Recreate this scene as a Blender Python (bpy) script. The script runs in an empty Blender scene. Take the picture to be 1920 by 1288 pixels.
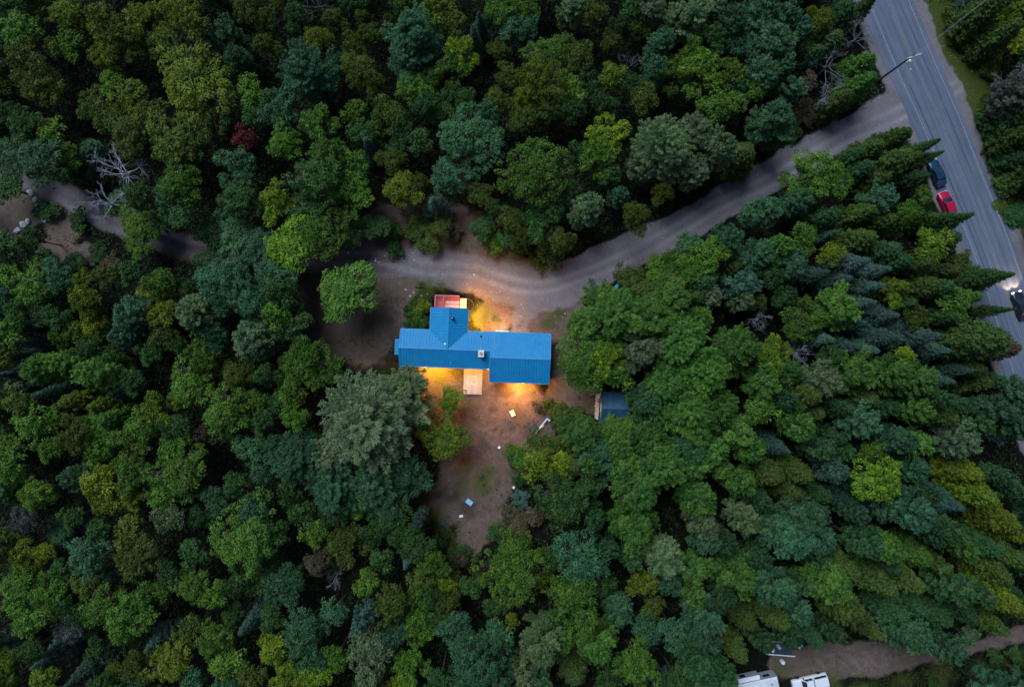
import bpy, bmesh, math, random
import numpy as np
from mathutils import Vector, Matrix

# ------------------------------------------------------------------ camera, sky, sun, exposure
scene = bpy.context.scene
CAM_H = 111.0                      # drone height in metres, looking straight down
FPX = 1280.0                       # focal length in photograph pixels (24 mm on 36 mm, 1920 px wide)
cam_d = bpy.data.cameras.new('camera'); cam = bpy.data.objects.new('camera', cam_d)
scene.collection.objects.link(cam)
cam.location = (0, 0, CAM_H); cam.rotation_euler = (0, 0, 0)
cam_d.sensor_width = 36.0; cam_d.sensor_fit = 'HORIZONTAL'; cam_d.lens = 24.0
cam_d.clip_start = 0.5; cam_d.clip_end = 2000.0
scene.camera = cam

SUN_EL, SUN_AZ = 56.0, 325.0       # compass bearing, image top = north
world = bpy.data.worlds.new('World'); scene.world = world; world.use_nodes = True
wn = world.node_tree; wn.nodes.clear()
wo = wn.nodes.new('ShaderNodeOutputWorld'); wb = wn.nodes.new('ShaderNodeBackground')
sky = wn.nodes.new('ShaderNodeTexSky'); sky.sky_type = 'NISHITA'; sky.sun_disc = False
sky.sun_elevation = math.radians(SUN_EL); sky.sun_rotation = math.radians(SUN_AZ)
sky.air_density = 0.7; sky.dust_density = 0.3; sky.ozone_density = 2.0
wb.inputs['Strength'].default_value = 0.05
wn.links.new(sky.outputs[0], wb.inputs['Color']); wn.links.new(wb.outputs[0], wo.inputs['Surface'])

sun_d = bpy.data.lights.new('sun', 'SUN'); sun_d.energy = 1.5; sun_d.angle = math.radians(32)
sun_d.color = (0.72, 0.85, 1.0)
sun = bpy.data.objects.new('sun', sun_d); scene.collection.objects.link(sun)
az, el = math.radians(SUN_AZ), math.radians(SUN_EL)
sdir = Vector((math.sin(az)*math.cos(el), math.cos(az)*math.cos(el), math.sin(el)))
sun.rotation_euler = sdir.to_track_quat('Z', 'Y').to_euler()

vs = scene.view_settings
vs.view_transform = 'Standard'; vs.look = 'None'; vs.gamma = 1.0; vs.use_curve_mapping = False
vs.exposure = 1.3

scene.cycles.max_bounces = 4; scene.cycles.diffuse_bounces = 2; scene.cycles.glossy_bounces = 2

# ------------------------------------------------------------------ helpers
COL = scene.collection
rng = np.random.default_rng(7)
random.seed(7)

def G(px, py, z=0.0):
    """photograph pixel -> world point at height z"""
    k = (CAM_H - z) / FPX
    return Vector(((px - 960.0) * k, (644.0 - py) * k, z))

def npmesh(name, V, F, mat=None, attrs=None, uv=None, smooth=False):
    """V (n,3), F (m,k) -> mesh, fast"""
    V = np.asarray(V, dtype=np.float32); F = np.asarray(F, dtype=np.int32)
    me = bpy.data.meshes.new(name)
    n, (m, k) = len(V), F.shape
    me.vertices.add(n); me.vertices.foreach_set('co', V.ravel())
    me.loops.add(m * k); me.loops.foreach_set('vertex_index', F.ravel())
    me.polygons.add(m)
    me.polygons.foreach_set('loop_start', np.arange(0, m * k, k, dtype=np.int32))
    if smooth: me.polygons.foreach_set('use_smooth', np.ones(m, dtype=bool))
    for an, arr in (attrs or {}).items():
        a = np.asarray(arr, dtype=np.float32)
        if a.ndim == 1:
            at = me.attributes.new(an, 'FLOAT', 'POINT'); at.data.foreach_set('value', a)
        else:
            at = me.attributes.new(an, 'FLOAT_VECTOR', 'POINT'); at.data.foreach_set('vector', a.ravel())
    me.update(calc_edges=True)
    if mat: me.materials.append(mat)
    return me

def link(name, me, parent=None, loc=None, rot=None, scale=None):
    o = bpy.data.objects.new(name, me); COL.objects.link(o)
    if parent is not None: o.parent = parent
    if loc is not None: o.location = loc
    if rot is not None: o.rotation_euler = rot
    if scale is not None: o.scale = scale
    return o

def empty(name, loc=(0, 0, 0), rotz=0.0):
    o = bpy.data.objects.new(name, None); COL.objects.link(o)
    o.location = loc; o.rotation_euler = (0, 0, rotz); o.empty_display_size = 0.3
    return o

def tag(o, label, cat, group=None):
    o['label'] = label; o['category'] = cat
    if group: o['group'] = group
    return o

def structure(o): o['kind'] = 'structure'; return o

class MB:
    """collects primitive shapes, then builds ONE mesh object"""
    def __init__(s): s.bm = bmesh.new()
    def box(s, x0, x1, y0, y1, z0, z1):
        v = [s.bm.verts.new(p) for p in ((x0,y0,z0),(x1,y0,z0),(x1,y1,z0),(x0,y1,z0),(x0,y0,z1),(x1,y0,z1),(x1,y1,z1),(x0,y1,z1))]
        for f in ((3,2,1,0),(4,5,6,7),(0,1,5,4),(1,2,6,5),(2,3,7,6),(3,0,4,7)): s.bm.faces.new([v[i] for i in f])
        return s
    def poly(s, pts):
        s.bm.faces.new([s.bm.verts.new(p) for p in pts]); return s
    def prism(s, pts, d):
        """polygon pts (3d) extruded by vector d"""
        d = Vector(d); a = [s.bm.verts.new(p) for p in pts]; b = [s.bm.verts.new(Vector(p) + d) for p in pts]
        n = len(pts); s.bm.faces.new(a[::-1]); s.bm.faces.new(b)
        for i in range(n): s.bm.faces.new((a[i], a[(i+1) % n], b[(i+1) % n], b[i]))
        return s
    def tube(s, p, q, r0, r1=None, n=8, caps=True):
        p, q = Vector(p), Vector(q); r1 = r0 if r1 is None else r1
        d = (q - p).normalized(); a = d.orthogonal().normalized(); b = d.cross(a)
        R = []
        for c, r in ((p, r0), (q, r1)):
            R.append([s.bm.verts.new(c + (a*math.cos(t) + b*math.sin(t)) * r) for t in (2*math.pi*i/n for i in range(n))])
        for i in range(n): s.bm.faces.new((R[0][i], R[0][(i+1) % n], R[1][(i+1) % n], R[1][i]))
        if caps: s.bm.faces.new(R[0][::-1]); s.bm.faces.new(R[1])
        return s
    def path(s, pts, r, n=6):
        for a, b in zip(pts[:-1], pts[1:]): s.tube(a, b, r, r, n)
        return s
    def lathe(s, prof, n=16, c=(0, 0, 0), axis='z'):
        rings = []
        for r, z in prof:
            ring = []
            for i in range(n):
                t = 2*math.pi*i/n; x, y = r*math.cos(t), r*math.sin(t)
                p = (x, y, z) if axis == 'z' else (x, z, y)
                ring.append(s.bm.verts.new((p[0]+c[0], p[1]+c[1], p[2]+c[2])))
            rings.append(ring)
        for a, b in zip(rings[:-1], rings[1:]):
            for i in range(n): s.bm.faces.new((a[i], a[(i+1) % n], b[(i+1) % n], b[i]))
        s.bm.faces.new(rings[0][::-1]); s.bm.faces.new(rings[-1])
        return s
    def loft(s, secs, closed=True):
        rows = [[s.bm.verts.new(p) for p in sec] for sec in secs]; n = len(rows[0])
        for a, b in zip(rows[:-1], rows[1:]):
            for i in range(n if closed else n-1): s.bm.faces.new((a[i], a[(i+1) % n], b[(i+1) % n], b[i]))
        if closed: s.bm.faces.new(rows[0][::-1]); s.bm.faces.new(rows[-1])
        return s
    def build(s, name, mat, parent=None, bevel=0.0, smooth=False, **kw):
        bmesh.ops.recalc_face_normals(s.bm, faces=s.bm.faces)
        if bevel:
            bmesh.ops.bevel(s.bm, geom=list(s.bm.edges), offset=bevel, segments=2, affect='EDGES', profile=0.6)
        if smooth:
            for f in s.bm.faces: f.smooth = True
        me = bpy.data.meshes.new(name); s.bm.to_mesh(me); s.bm.free()
        me.materials.append(mat)
        return link(name, me, parent, **kw)

# ------------------------------------------------------------------ materials
def new_mat(name):
    m = bpy.data.materials.new(name); m.use_nodes = True
    nt = m.node_tree; p = nt.nodes['Principled BSDF']
    return m, nt, p

def N(nt, typ, **kw):
    n = nt.nodes.new(typ)
    for k, v in kw.items(): setattr(n, k, v)
    return n

def noise(nt, scale, detail=6, rough=0.6, coord='Object', vec=None):
    if vec is None:
        tc = N(nt, 'ShaderNodeTexCoord'); vec = tc.outputs[coord]
    n = N(nt, 'ShaderNodeTexNoise'); n.inputs['Scale'].default_value = scale
    n.inputs['Detail'].default_value = detail; n.inputs['Roughness'].default_value = rough
    nt.links.new(vec, n.inputs['Vector']); return n.outputs['Fac']

def ramp(nt, fac, stops):
    r = N(nt, 'ShaderNodeValToRGB'); e = r.color_ramp.elements
    while len(e) < len(stops): e.new(0.5)
    for el, (p, c) in zip(e, stops):
        el.position = p; el.color = (c[0], c[1], c[2], 1) if not np.isscalar(c) else (c, c, c, 1)
    nt.links.new(fac, r.inputs['Fac']); return r.outputs['Color']

def mix(nt, fac, a, b, typ='MIX'):
    n = N(nt, 'ShaderNodeMix', data_type='RGBA', blend_type=typ)
    for sock, v in ((n.inputs['Factor'], fac), (n.inputs['A'], a), (n.inputs['B'], b)):
        if isinstance(v, bpy.types.NodeSocket): nt.links.new(v, sock)
        elif np.isscalar(v): sock.default_value = v
        else: sock.default_value = (v[0], v[1], v[2], 1)
    return n.outputs['Result']

def mth(nt, op, a, b=None, clamp=False):
    n = N(nt, 'ShaderNodeMath', operation=op, use_clamp=clamp)
    for i, v in enumerate((a, b)):
        if v is None: continue
        if isinstance(v, bpy.types.NodeSocket): nt.links.new(v, n.inputs[i])
        else: n.inputs[i].default_value = v
    return n.outputs[0]

def bump(nt, p, h, dist=0.02, strength=0.6):
    b = N(nt, 'ShaderNodeBump'); b.inputs['Distance'].default_value = dist; b.inputs['Strength'].default_value = strength
    nt.links.new(h, b.inputs['Height']); nt.links.new(b.outputs['Normal'], p.inputs['Normal'])

def simple(name, col, rough=0.6, metal=0.0, var=0.25, scale=3.0, spec=0.5, bumpd=0.0, dirt=None):
    m, nt, p = new_mat(name)
    f = noise(nt, scale)
    a = tuple(c*(1-var) for c in col); b = tuple(min(1, c*(1+var)) for c in col)
    c = ramp(nt, f, [(0.3, a), (0.7, b)])
    if dirt:
        f2 = noise(nt, scale*0.37, 8, 0.7)
        c = mix(nt, ramp(nt, f2, [(0.48, 0.0), (0.68, 0.75)]), c, dirt)
    nt.links.new(c, p.inputs['Base Color'])
    p.inputs['Roughness'].default_value = rough; p.inputs['Metallic'].default_value = metal
    p.inputs['Specular IOR Level'].default_value = spec
    if bumpd: bump(nt, p, noise(nt, scale*6), bumpd)
    return m

def emit(name, col, strength):
    m, nt, p = new_mat(name)
    p.inputs['Base Color'].default_value = (*col, 1); p.inputs['Emission Color'].default_value = (*col, 1)
    p.inputs['Emission Strength'].default_value = strength
    return m

def leaf_mat(name, transl=0.25):
    """colour comes from the object's own species tint, varied leaf by leaf"""
    m, nt, p = new_mat(name)
    oi = N(nt, 'ShaderNodeObjectInfo'); at = N(nt, 'ShaderNodeAttribute', attribute_name='var')
    v = at.outputs['Fac']
    hs = N(nt, 'ShaderNodeHueSaturation')
    nt.links.new(oi.outputs['Color'], hs.inputs['Color'])
    nt.links.new(mth(nt, 'ADD', mth(nt, 'MULTIPLY', v, -0.035), 0.518), hs.inputs['Hue'])
    nt.links.new(mth(nt, 'ADD', mth(nt, 'MULTIPLY', v, 1.15), 0.42), hs.inputs['Value'])
    hs.inputs['Saturation'].default_value = 1.0
    c = hs.outputs['Color']
    nt.links.new(c, p.inputs['Base Color']); p.inputs['Roughness'].default_value = 0.62
    p.inputs['Specular IOR Level'].default_value = 0.18
    tr = N(nt, 'ShaderNodeBsdfTranslucent'); nt.links.new(c, tr.inputs['Color'])
    mx = N(nt, 'ShaderNodeMixShader'); mx.inputs[0].default_value = transl
    nt.links.new(p.outputs[0], mx.inputs[1]); nt.links.new(tr.outputs[0], mx.inputs[2])
    nt.links.new(mx.outputs[0], nt.nodes['Material Output'].inputs['Surface'])
    return m

M = {}
M['leaf'] = leaf_mat('broad_leaf', 0.16)
M['needle'] = leaf_mat('needle', 0.10)
M['bark'] = simple('bark', (0.075, 0.06, 0.048), 0.9, var=0.4, scale=6, spec=0.1)
def dead_mat():
    m, nt, p = new_mat('dead_wood')
    oi = N(nt, 'ShaderNodeObjectInfo'); f = noise(nt, 4.0)
    nt.links.new(mix(nt, ramp(nt, f, [(0.3, 0.0), (0.7, 0.5)]), oi.outputs['Color'], (0.05, 0.05, 0.055)), p.inputs['Base Color'])
    p.inputs['Roughness'].default_value = 0.85; p.inputs['Specular IOR Level'].default_value = 0.15
    return m
M['deadwood'] = dead_mat()
M['rooftrim'] = simple('roof_trim', (0.05, 0.25, 0.50), 0.5, var=0.15)
M['white'] = simple('white_paint', (0.72, 0.72, 0.70), 0.5, var=0.08, dirt=(0.45, 0.43, 0.40))
M['siding'] = simple('siding', (0.55, 0.50, 0.42), 0.6, var=0.1)
M['black'] = simple('black_metal', (0.012, 0.012, 0.014), 0.5)
M['glass'] = simple('dark_glass', (0.015, 0.02, 0.028), 0.08, var=0.1, spec=0.8)
M['chrome'] = simple('bright_metal', (0.6, 0.61, 0.63), 0.3, 0.9, var=0.05)
M['rubber'] = simple('rubber', (0.014, 0.014, 0.014), 0.85)
M['rim'] = simple('wheel_rim', (0.35, 0.36, 0.38), 0.35, 0.8)
M['stone'] = simple('pale_stone', (0.42, 0.42, 0.43), 0.85, var=0.35, scale=2.5, bumpd=0.02)
M['deckred'] = simple('red_deck_paint', (0.36, 0.06, 0.065), 0.6, var=0.3, scale=2.2)
M['railpink'] = simple('rail_paint', (0.50, 0.16, 0.17), 0.55, var=0.15)
M['palewood'] = simple('weathered_board', (0.38, 0.33, 0.31), 0.8, var=0.25, scale=1.6, dirt=(0.30, 0.25, 0.21))
M['brick'] = simple('cream_masonry', (0.78, 0.62, 0.42), 0.85, var=0.25, scale=8)
M['wood'] = simple('pole_wood', (0.07, 0.055, 0.045), 0.85, var=0.3, scale=5)
M['logend'] = simple('cut_log', (0.62, 0.52, 0.40), 0.85, var=0.4, scale=5)
M['redpaint'] = simple('red_car_paint', (0.42, 0.008, 0.045), 0.28, 0.15, var=0.05)
M['bluepaint'] = simple('blue_car_paint', (0.012, 0.05, 0.10), 0.28, 0.3, var=0.05)
M['darkpaint'] = simple('dark_car_paint', (0.02, 0.024, 0.035), 0.28, 0.3, var=0.05)
M['whitepaint'] = simple('white_car_paint', (0.70, 0.71, 0.73), 0.3, 0.0, var=0.04)
M['grey'] = simple('grey_panel', (0.30, 0.30, 0.32), 0.5, var=0.15)
M['greyroof'] = simple('camper_roof', (0.62, 0.63, 0.66), 0.55, var=0.18, scale=0.9, dirt=(0.42, 0.42, 0.44))
M['paleblue'] = simple('pale_blue_plastic', (0.22, 0.45, 0.55), 0.45, var=0.2, scale=4)
M['tarp'] = simple('cyan_tarp', (0.03, 0.42, 0.50), 0.45, var=0.35, scale=2)
M['navy'] = simple('dark_blue_sheet', (0.02, 0.035, 0.05), 0.7, var=0.3)
M['pale'] = simple('pale_yellow_top', (0.70, 0.70, 0.45), 0.5, var=0.1)
M['wire'] = simple('wire', (0.30, 0.31, 0.29), 0.6)
M['tail'] = simple('tail_lamp', (0.4, 0.01, 0.01), 0.3)
M['lampglass'] = emit('lamp_glass', (1.0, 0.72, 0.35), 14.0)
M['headlight'] = emit('headlight_lit', (1.0, 0.72, 0.45), 7.0)
M['headoff'] = simple('headlamp_off', (0.6, 0.62, 0.62), 0.15, var=0.05)

def roof_material():
    m, nt, p = new_mat('blue_metal_roof')
    f = noise(nt, 0.9, 8, 0.65); f2 = noise(nt, 14, 4)
    c = ramp(nt, f, [(0.3, (0.004, 0.195, 0.41)), (0.7, (0.006, 0.25, 0.50))])
    c = mix(nt, mth(nt, 'MULTIPLY', ramp(nt, f2, [(0.55, 0.0), (0.75, 1.0)]), 0.12), c, (0.16, 0.25, 0.36))
    mp = N(nt, 'ShaderNodeMapping'); tc = N(nt, 'ShaderNodeTexCoord'); mp.inputs['Scale'].default_value = (2.2, 0.35, 0.35); nt.links.new(tc.outputs['Object'], mp.inputs[0])
    f3 = noise(nt, 1.5, 8, 0.75, vec=mp.outputs[0])
    c = mix(nt, mth(nt, 'MULTIPLY', ramp(nt, f3, [(0.48, 0.0), (0.75, 1.0)]), 0.30), c, (0.07, 0.17, 0.27))      # chalky fading and grime streaks
    c = mix(nt, mth(nt, 'MULTIPLY', ramp(nt, f2, [(0.62, 0.0), (0.70, 1.0)]), 0.35), c, (0.03, 0.05, 0.06))
    nt.links.new(c, p.inputs['Base Color']); p.inputs['Roughness'].default_value = 0.5
    p.inputs['Metallic'].default_value = 0.0; p.inputs['Specular IOR Level'].default_value = 0.35
    return m
M['roof'] = roof_material()
M['shedroof'] = simple('shaded_blue_metal', (0.016, 0.075, 0.13), 0.6, var=0.3, scale=1.5)  # older blue, darkened in its colour for the shade over the shed
def lit_pane():
    m, nt, p = new_mat('lit_window_pane')
    p.inputs['Base Color'].default_value = (0.1, 0.08, 0.05, 1); p.inputs['Roughness'].default_value = 0.1
    p.inputs['Emission Color'].default_value = (1.0, 0.62, 0.22, 1); p.inputs['Emission Strength'].default_value = 1.6
    return m
M['litpane'] = lit_pane()

# ------------------------------------------------------------------ the ground plan (photograph pixels on the ground)
def catmull(pts, step=0.5):
    P = [np.array(p, float) for p in pts]; P = [2*P[0]-P[1]] + P + [2*P[-1]-P[-2]]
    out = []
    for i in range(1, len(P)-2):
        a, b, c, d = P[i-1:i+3]
        n = max(2, int(np.linalg.norm((c-b)[:2]) / step))
        for t in np.linspace(0, 1, n, endpoint=False):
            out.append(0.5*((2*b) + (c-a)*t + (2*a-5*b+4*c-d)*t*t + (3*b-a-3*c+d)*t**3))
    out.append(P[-2]); return np.array(out)

def gpx(lst):      # (px,py,width_px) -> metres
    k = CAM_H / FPX
    return [((a[0]-960)*k, (644-a[1])*k) + tuple(w*k for w in a[2:]) for a in lst]

DRIVE = gpx([(1790,160,120),(1740,185,125),(1695,207,98),(1640,233,80),(1560,272,70),(1470,318,66),(1380,368,64),(1300,412,62),(1220,455,64),
             (1140,492,68),(1080,520,80),(1020,540,92),(950,530,84),(880,512,76),(800,500,66),(720,490,62),(640,483,60),(560,488,50),(480,484,44),
             (400,470,46),(330,458,46),(260,432,48),(200,405,50),(130,372,48),(60,340,46),(-60,300,46)])
SPUR = gpx([(1010,540,60),(990,572,46),(978,600,40),(972,630,36)])
LANE2 = gpx([(1470,1244,52),(1530,1240,64),(1590,1238,74),(1650,1236,70),(1710,1228,48),(1765,1222,30),(1815,1216,28),(1870,1204,30),(1930,1184,30),(2010,1150,30)])
ROADC = gpx([(1580,-190),(1622,-100),(1664,0),(1706,100),(1748,194),(1774,254),(1800,320),(1830,394),(1849,440),(1872,503),(1891,560),(1914,630),(1938,705),(1962,780),(2000,890)])
DIRT = gpx([(600,620,62),(680,640,60),(730,590,52),(600,560,52),(745,545,40),(560,660,40),
            (930,760,95),(900,850,62),(890,905,80),(900,975,52),(885,1010,28),(1065,742,46),(1105,752,34),(830,740,62),(845,935,52),(1000,800,50),
            (1050,600,56),(1062,680,44),(860,450,66),(720,435,52),(820,480,50),(930,600,40),(660,500,50),(900,480,60),
            (30,395,56),(-10,410,50),(120,430,44),(95,470,30),(150,480,30),(1480,1235,30),(1000,560,80),(1140,760,26)])
GRASS = gpx([(905,592,34),(925,600,28),(1046,588,18),(1024,604,18),(795,545,30),(830,540,24),(870,870,24),(850,890,22),(905,905,34),(860,915,24),(920,880,22),
             (795,935,32),(812,962,32),(830,992,30),(846,1018,26),(770,920,26),(780,600,26),(770,570,24),(860,800,20),(905,800,16),(930,910,22),
             (1560,1290,40),(1620,1290,42),(1690,1275,36),(1760,1268,40),(1840,1262,42),(1910,1240,38),(1960,1230,40),
             (1470,1262,16),(1475,1215,14),(935,470,30),(960,480,20),(770,720,40),(820,710,40),(850,700,24)])

PALE = gpx([(945,752,26),(965,740,20),(1080,735,24),(1052,596,14),(1000,728,24),(900,990,20),(930,870,16),(985,700,14),(880,985,18)])
SHADE_DARK_SPOTS = gpx([(941,731,15),(866,893,16),(974,612,9),(945,735,12),(850,930,14),(1002,806,14),(905,830,12),(925,770,8),(880,955,14),(935,905,10)])  # dark spots; those along the garage are shadows painted into the ground colour

SHADY = gpx([(605,600,95),(700,635,75),(600,530,70),(690,450,85),(760,420,50),(850,432,44)])  # dark reddish soil, its shaded look put into the colour

def pl_dist(X, Y, PL):
    """distance to a polyline, its local half width, and the signed lateral offset"""
    C = catmull(PL, 1.2)
    D = np.full(X.shape, 1e9); W = np.zeros(X.shape); S = np.zeros(X.shape)
    for a, b in zip(C[:-1], C[1:]):
        d = b[:2]-a[:2]; L2 = (d**2).sum()
        t = np.clip(((X-a[0])*d[0] + (Y-a[1])*d[1]) / L2, 0, 1)
        ex, ey = X-(a[0]+t*d[0]), Y-(a[1]+t*d[1])
        q = np.hypot(ex, ey); m = q < D
        D[m] = q[m]; S[m] = ((ex*d[1]-ey*d[0])/math.sqrt(L2))[m]
        if len(a) > 2: W[m] = (0.5*(a[2]+t*(b[2]-a[2])))[m]
    return D, W, S

def vnoise(X, Y, s, seed):
    """smooth value noise in numpy"""
    r = np.random.default_rng(seed); T = r.random((256, 256))
    x, y = X/s+1000, Y/s+1000
    xi, yi = np.floor(x).astype(int), np.floor(y).astype(int); fx, fy = x-xi, y-yi
    fx, fy = fx*fx*(3-2*fx), fy*fy*(3-2*fy)
    t = lambda i, j: T[i % 256, j % 256]
    return (t(xi,yi)*(1-fx)+t(xi+1,yi)*fx)*(1-fy) + (t(xi,yi+1)*(1-fx)+t(xi+1,yi+1)*fx)*fy

def sstep(a, b, x):
    t = np.clip((x-a)/(b-a), 0, 1); return t*t*(3-2*t)

def ground_weights(X, Y):
    n1 = vnoise(X, Y, 2.6, 1)*0.6 + vnoise(X, Y, 0.9, 2)*0.4 - 0.5
    n2 = vnoise(X, Y, 3.5, 3)*0.6 + vnoise(X, Y, 1.1, 4)*0.4 - 0.5
    D, W, S = pl_dist(X, Y, DRIVE)
    gravel = sstep(0.7, -0.7, D-W+n1*1.3)
    rut = np.exp(-((np.abs(S+1.2*(vnoise(X, Y, 7, 12)-0.5))-0.85)/0.42)**2) * gravel * (0.4+vnoise(X, Y, 5, 11))
    D2, W2, _ = pl_dist(X, Y, SPUR)
    gravel = np.maximum(gravel, 0.9*sstep(0.9, -0.8, D2-W2+n1*1.6))
    D3, W3, S3 = pl_dist(X, Y, LANE2)
    lane = sstep(0.7, -0.6, D3-W3+n1*1.8)
    rut = np.maximum(rut, np.exp(-((np.abs(S3)-0.85)/0.4)**2)*lane*0.4)
    R, _, RS = pl_dist(X, Y, ROADC)
    shoulder = sstep(6.2, 5.2, R+n1*1.4)
    dirt = np.zeros_like(X)
    for x, y, r in DIRT: dirt = np.maximum(dirt, sstep(r*1.18, r*0.72, np.hypot(X-x, Y-y)+n2*2.6))
    grass = np.zeros_like(X)
    for x, y, r in GRASS: grass = np.maximum(grass, 0.8*sstep(r*1.5, r*0.1, np.hypot(X-x, Y-y)+n1*2.6+n2*2.6))
    strip = sstep(13.5, 10.5, R+n2*3) * sstep(4.8, 5.8, R+n1*1.2) * (RS < 0)
    grass = np.maximum(grass*(0.75+0.5*n2), strip)
    gravel = np.maximum(gravel, shoulder)
    dirt = np.maximum(dirt, lane*0.9)
    gravel = np.maximum(gravel, lane*0.22*(0.5+vnoise(X, Y, 4, 9)))
    for x, y, r in PALE: gravel = np.maximum(gravel, 0.42*sstep(r*1.6, r*0.1, np.hypot(X-x, Y-y)+n2*3.0+n1*1.5))
    dark_soil_shade = np.zeros_like(X)
    for x, y, r in SHADE_DARK_SPOTS: dark_soil_shade = np.maximum(dark_soil_shade, 0.8*sstep(r*1.5, r*0.1, np.hypot(X-x, Y-y)+n1*2.4))
    for x, y, r in SHADY: dark_soil_shade = np.maximum(dark_soil_shade, 0.85*sstep(r*1.15, r*0.55, np.hypot(X-x, Y-y)+n2*2.4))
    # the track turns from gravel to bare earth past the house
    kx = sstep(-4.0, 10.0, X+n2*6)
    dirt = np.maximum(dirt, gravel*(1-0.55*kx)*(X < 14)); gravel = np.where(X < 14, gravel*(0.56+0.44*kx), gravel)
    dark_soil_shade = np.maximum(dark_soil_shade, 0.8*sstep(-16, -30, X+n1*5)*(dirt > 0.2)*(X > -60))
    rut = rut-dark_soil_shade  # below zero: dark soil and painted shade
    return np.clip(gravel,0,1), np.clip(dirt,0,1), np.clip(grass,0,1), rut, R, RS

def ground_material():
    m, nt, p = new_mat('ground')
    tc = N(nt, 'ShaderNodeTexCoord'); vec = tc.outputs['Object']
    w = N(nt, 'ShaderNodeAttribute', attribute_name='wts'); sp = N(nt, 'ShaderNodeSeparateXYZ')
    nt.links.new(w.outputs['Vector'], sp.inputs[0])
    rut = N(nt, 'ShaderNodeAttribute', attribute_name='rut').outputs['Fac']
    big = noise(nt, 0.16, 5, 0.6, vec=vec); mid = noise(nt, 0.9, 8, 0.7, vec=vec); fine = noise(nt, 6.0, 6, 0.75, vec=vec); grit = noise(nt, 22, 3, 0.6, vec=vec)
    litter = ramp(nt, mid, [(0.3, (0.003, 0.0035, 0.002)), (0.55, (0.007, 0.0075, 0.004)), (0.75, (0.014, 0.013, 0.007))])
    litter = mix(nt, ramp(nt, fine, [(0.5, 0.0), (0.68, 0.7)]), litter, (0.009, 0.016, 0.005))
    soil = ramp(nt, mid, [(0.25, (0.105, 0.066, 0.055)), (0.5, (0.165, 0.108, 0.092)), (0.75, (0.24, 0.172, 0.15))])
    soil = mix(nt, mth(nt, 'MULTIPLY', ramp(nt, fine, [(0.42, 0.0), (0.62, 1.0)]), 0.7), soil, (0.066, 0.048, 0.032))
    soil = mix(nt, mth(nt, 'MULTIPLY', ramp(nt, grit, [(0.56, 0.0), (0.72, 1.0)]), 0.45), soil, (0.27, 0.20, 0.165))
    soil = mix(nt, mth(nt, 'MULTIPLY', ramp(nt, big, [(0.45, 0.0), (0.62, 1.0)]), 0.5), soil, (0.085, 0.075, 0.034))
    grav = ramp(nt, fine, [(0.25, (0.135, 0.112, 0.120)), (0.55, (0.205, 0.174, 0.182)), (0.8, (0.285, 0.25, 0.258))])
    grav = mix(nt, mth(nt, 'MULTIPLY', ramp(nt, mid, [(0.4, 0.0), (0.7, 1.0)]), 0.6), grav, (0.125, 0.105, 0.105))
    grav = mix(nt, mth(nt, 'MULTIPLY', ramp(nt, grit, [(0.55, 0.0), (0.75, 1.0)]), 0.4), grav, (0.36, 0.35, 0.35))
    grav = mix(nt, mth(nt, 'MULTIPLY', rut, 0.75, True), grav, (0.29, 0.265, 0.275))
    turf = ramp(nt, fine, [(0.3, (0.022, 0.036, 0.006)), (0.5, (0.05, 0.072, 0.012)), (0.72, (0.095, 0.105, 0.024))])
    turf = mix(nt, mth(nt, 'MULTIPLY', ramp(nt, mid, [(0.5, 0.0), (0.75, 1.0)]), 0.45), turf, (0.10, 0.085, 0.035))
    def edge(sock, wd=0.35):       # break a soft weight up with noise
        a = mth(nt, 'ADD', sock, mth(nt, 'MULTIPLY', mth(nt, 'SUBTRACT', mth(nt, 'ADD', mth(nt, 'MULTIPLY', mid, 0.5), mth(nt, 'MULTIPLY', fine, 0.5)), 0.5), 1.1))
        n = N(nt, 'ShaderNodeMapRange', interpolation_type='SMOOTHSTEP'); nt.links.new(a, n.inputs[0])
        n.inputs[1].default_value = 0.5-wd; n.inputs[2].default_value = 0.5+wd; return n.outputs[0]
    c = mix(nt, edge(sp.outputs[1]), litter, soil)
    c = mix(nt, edge(sp.outputs[0], 0.28), c, grav)
    c = mix(nt, edge(sp.outputs[2], 0.3), c, turf)
    c = mix(nt, mth(nt, 'MULTIPLY', mth(nt, 'MULTIPLY', rut, -1.0, True), 0.72), c, (0.042, 0.027, 0.022))  # darkens the ground for dark soil and painted shade
    nt.links.new(c, p.inputs['Base Color']); p.inputs['Roughness'].default_value = 0.95; p.inputs['Specular IOR Level'].default_value = 0.1
    bump(nt, p, mth(nt, 'ADD', mth(nt, 'MULTIPLY', mid, 1.5), mth(nt, 'ADD', fine, mth(nt, 'MULTIPLY', grit, 0.5))), 0.14, 0.8)
    return m
M['ground'] = ground_material()

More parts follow.
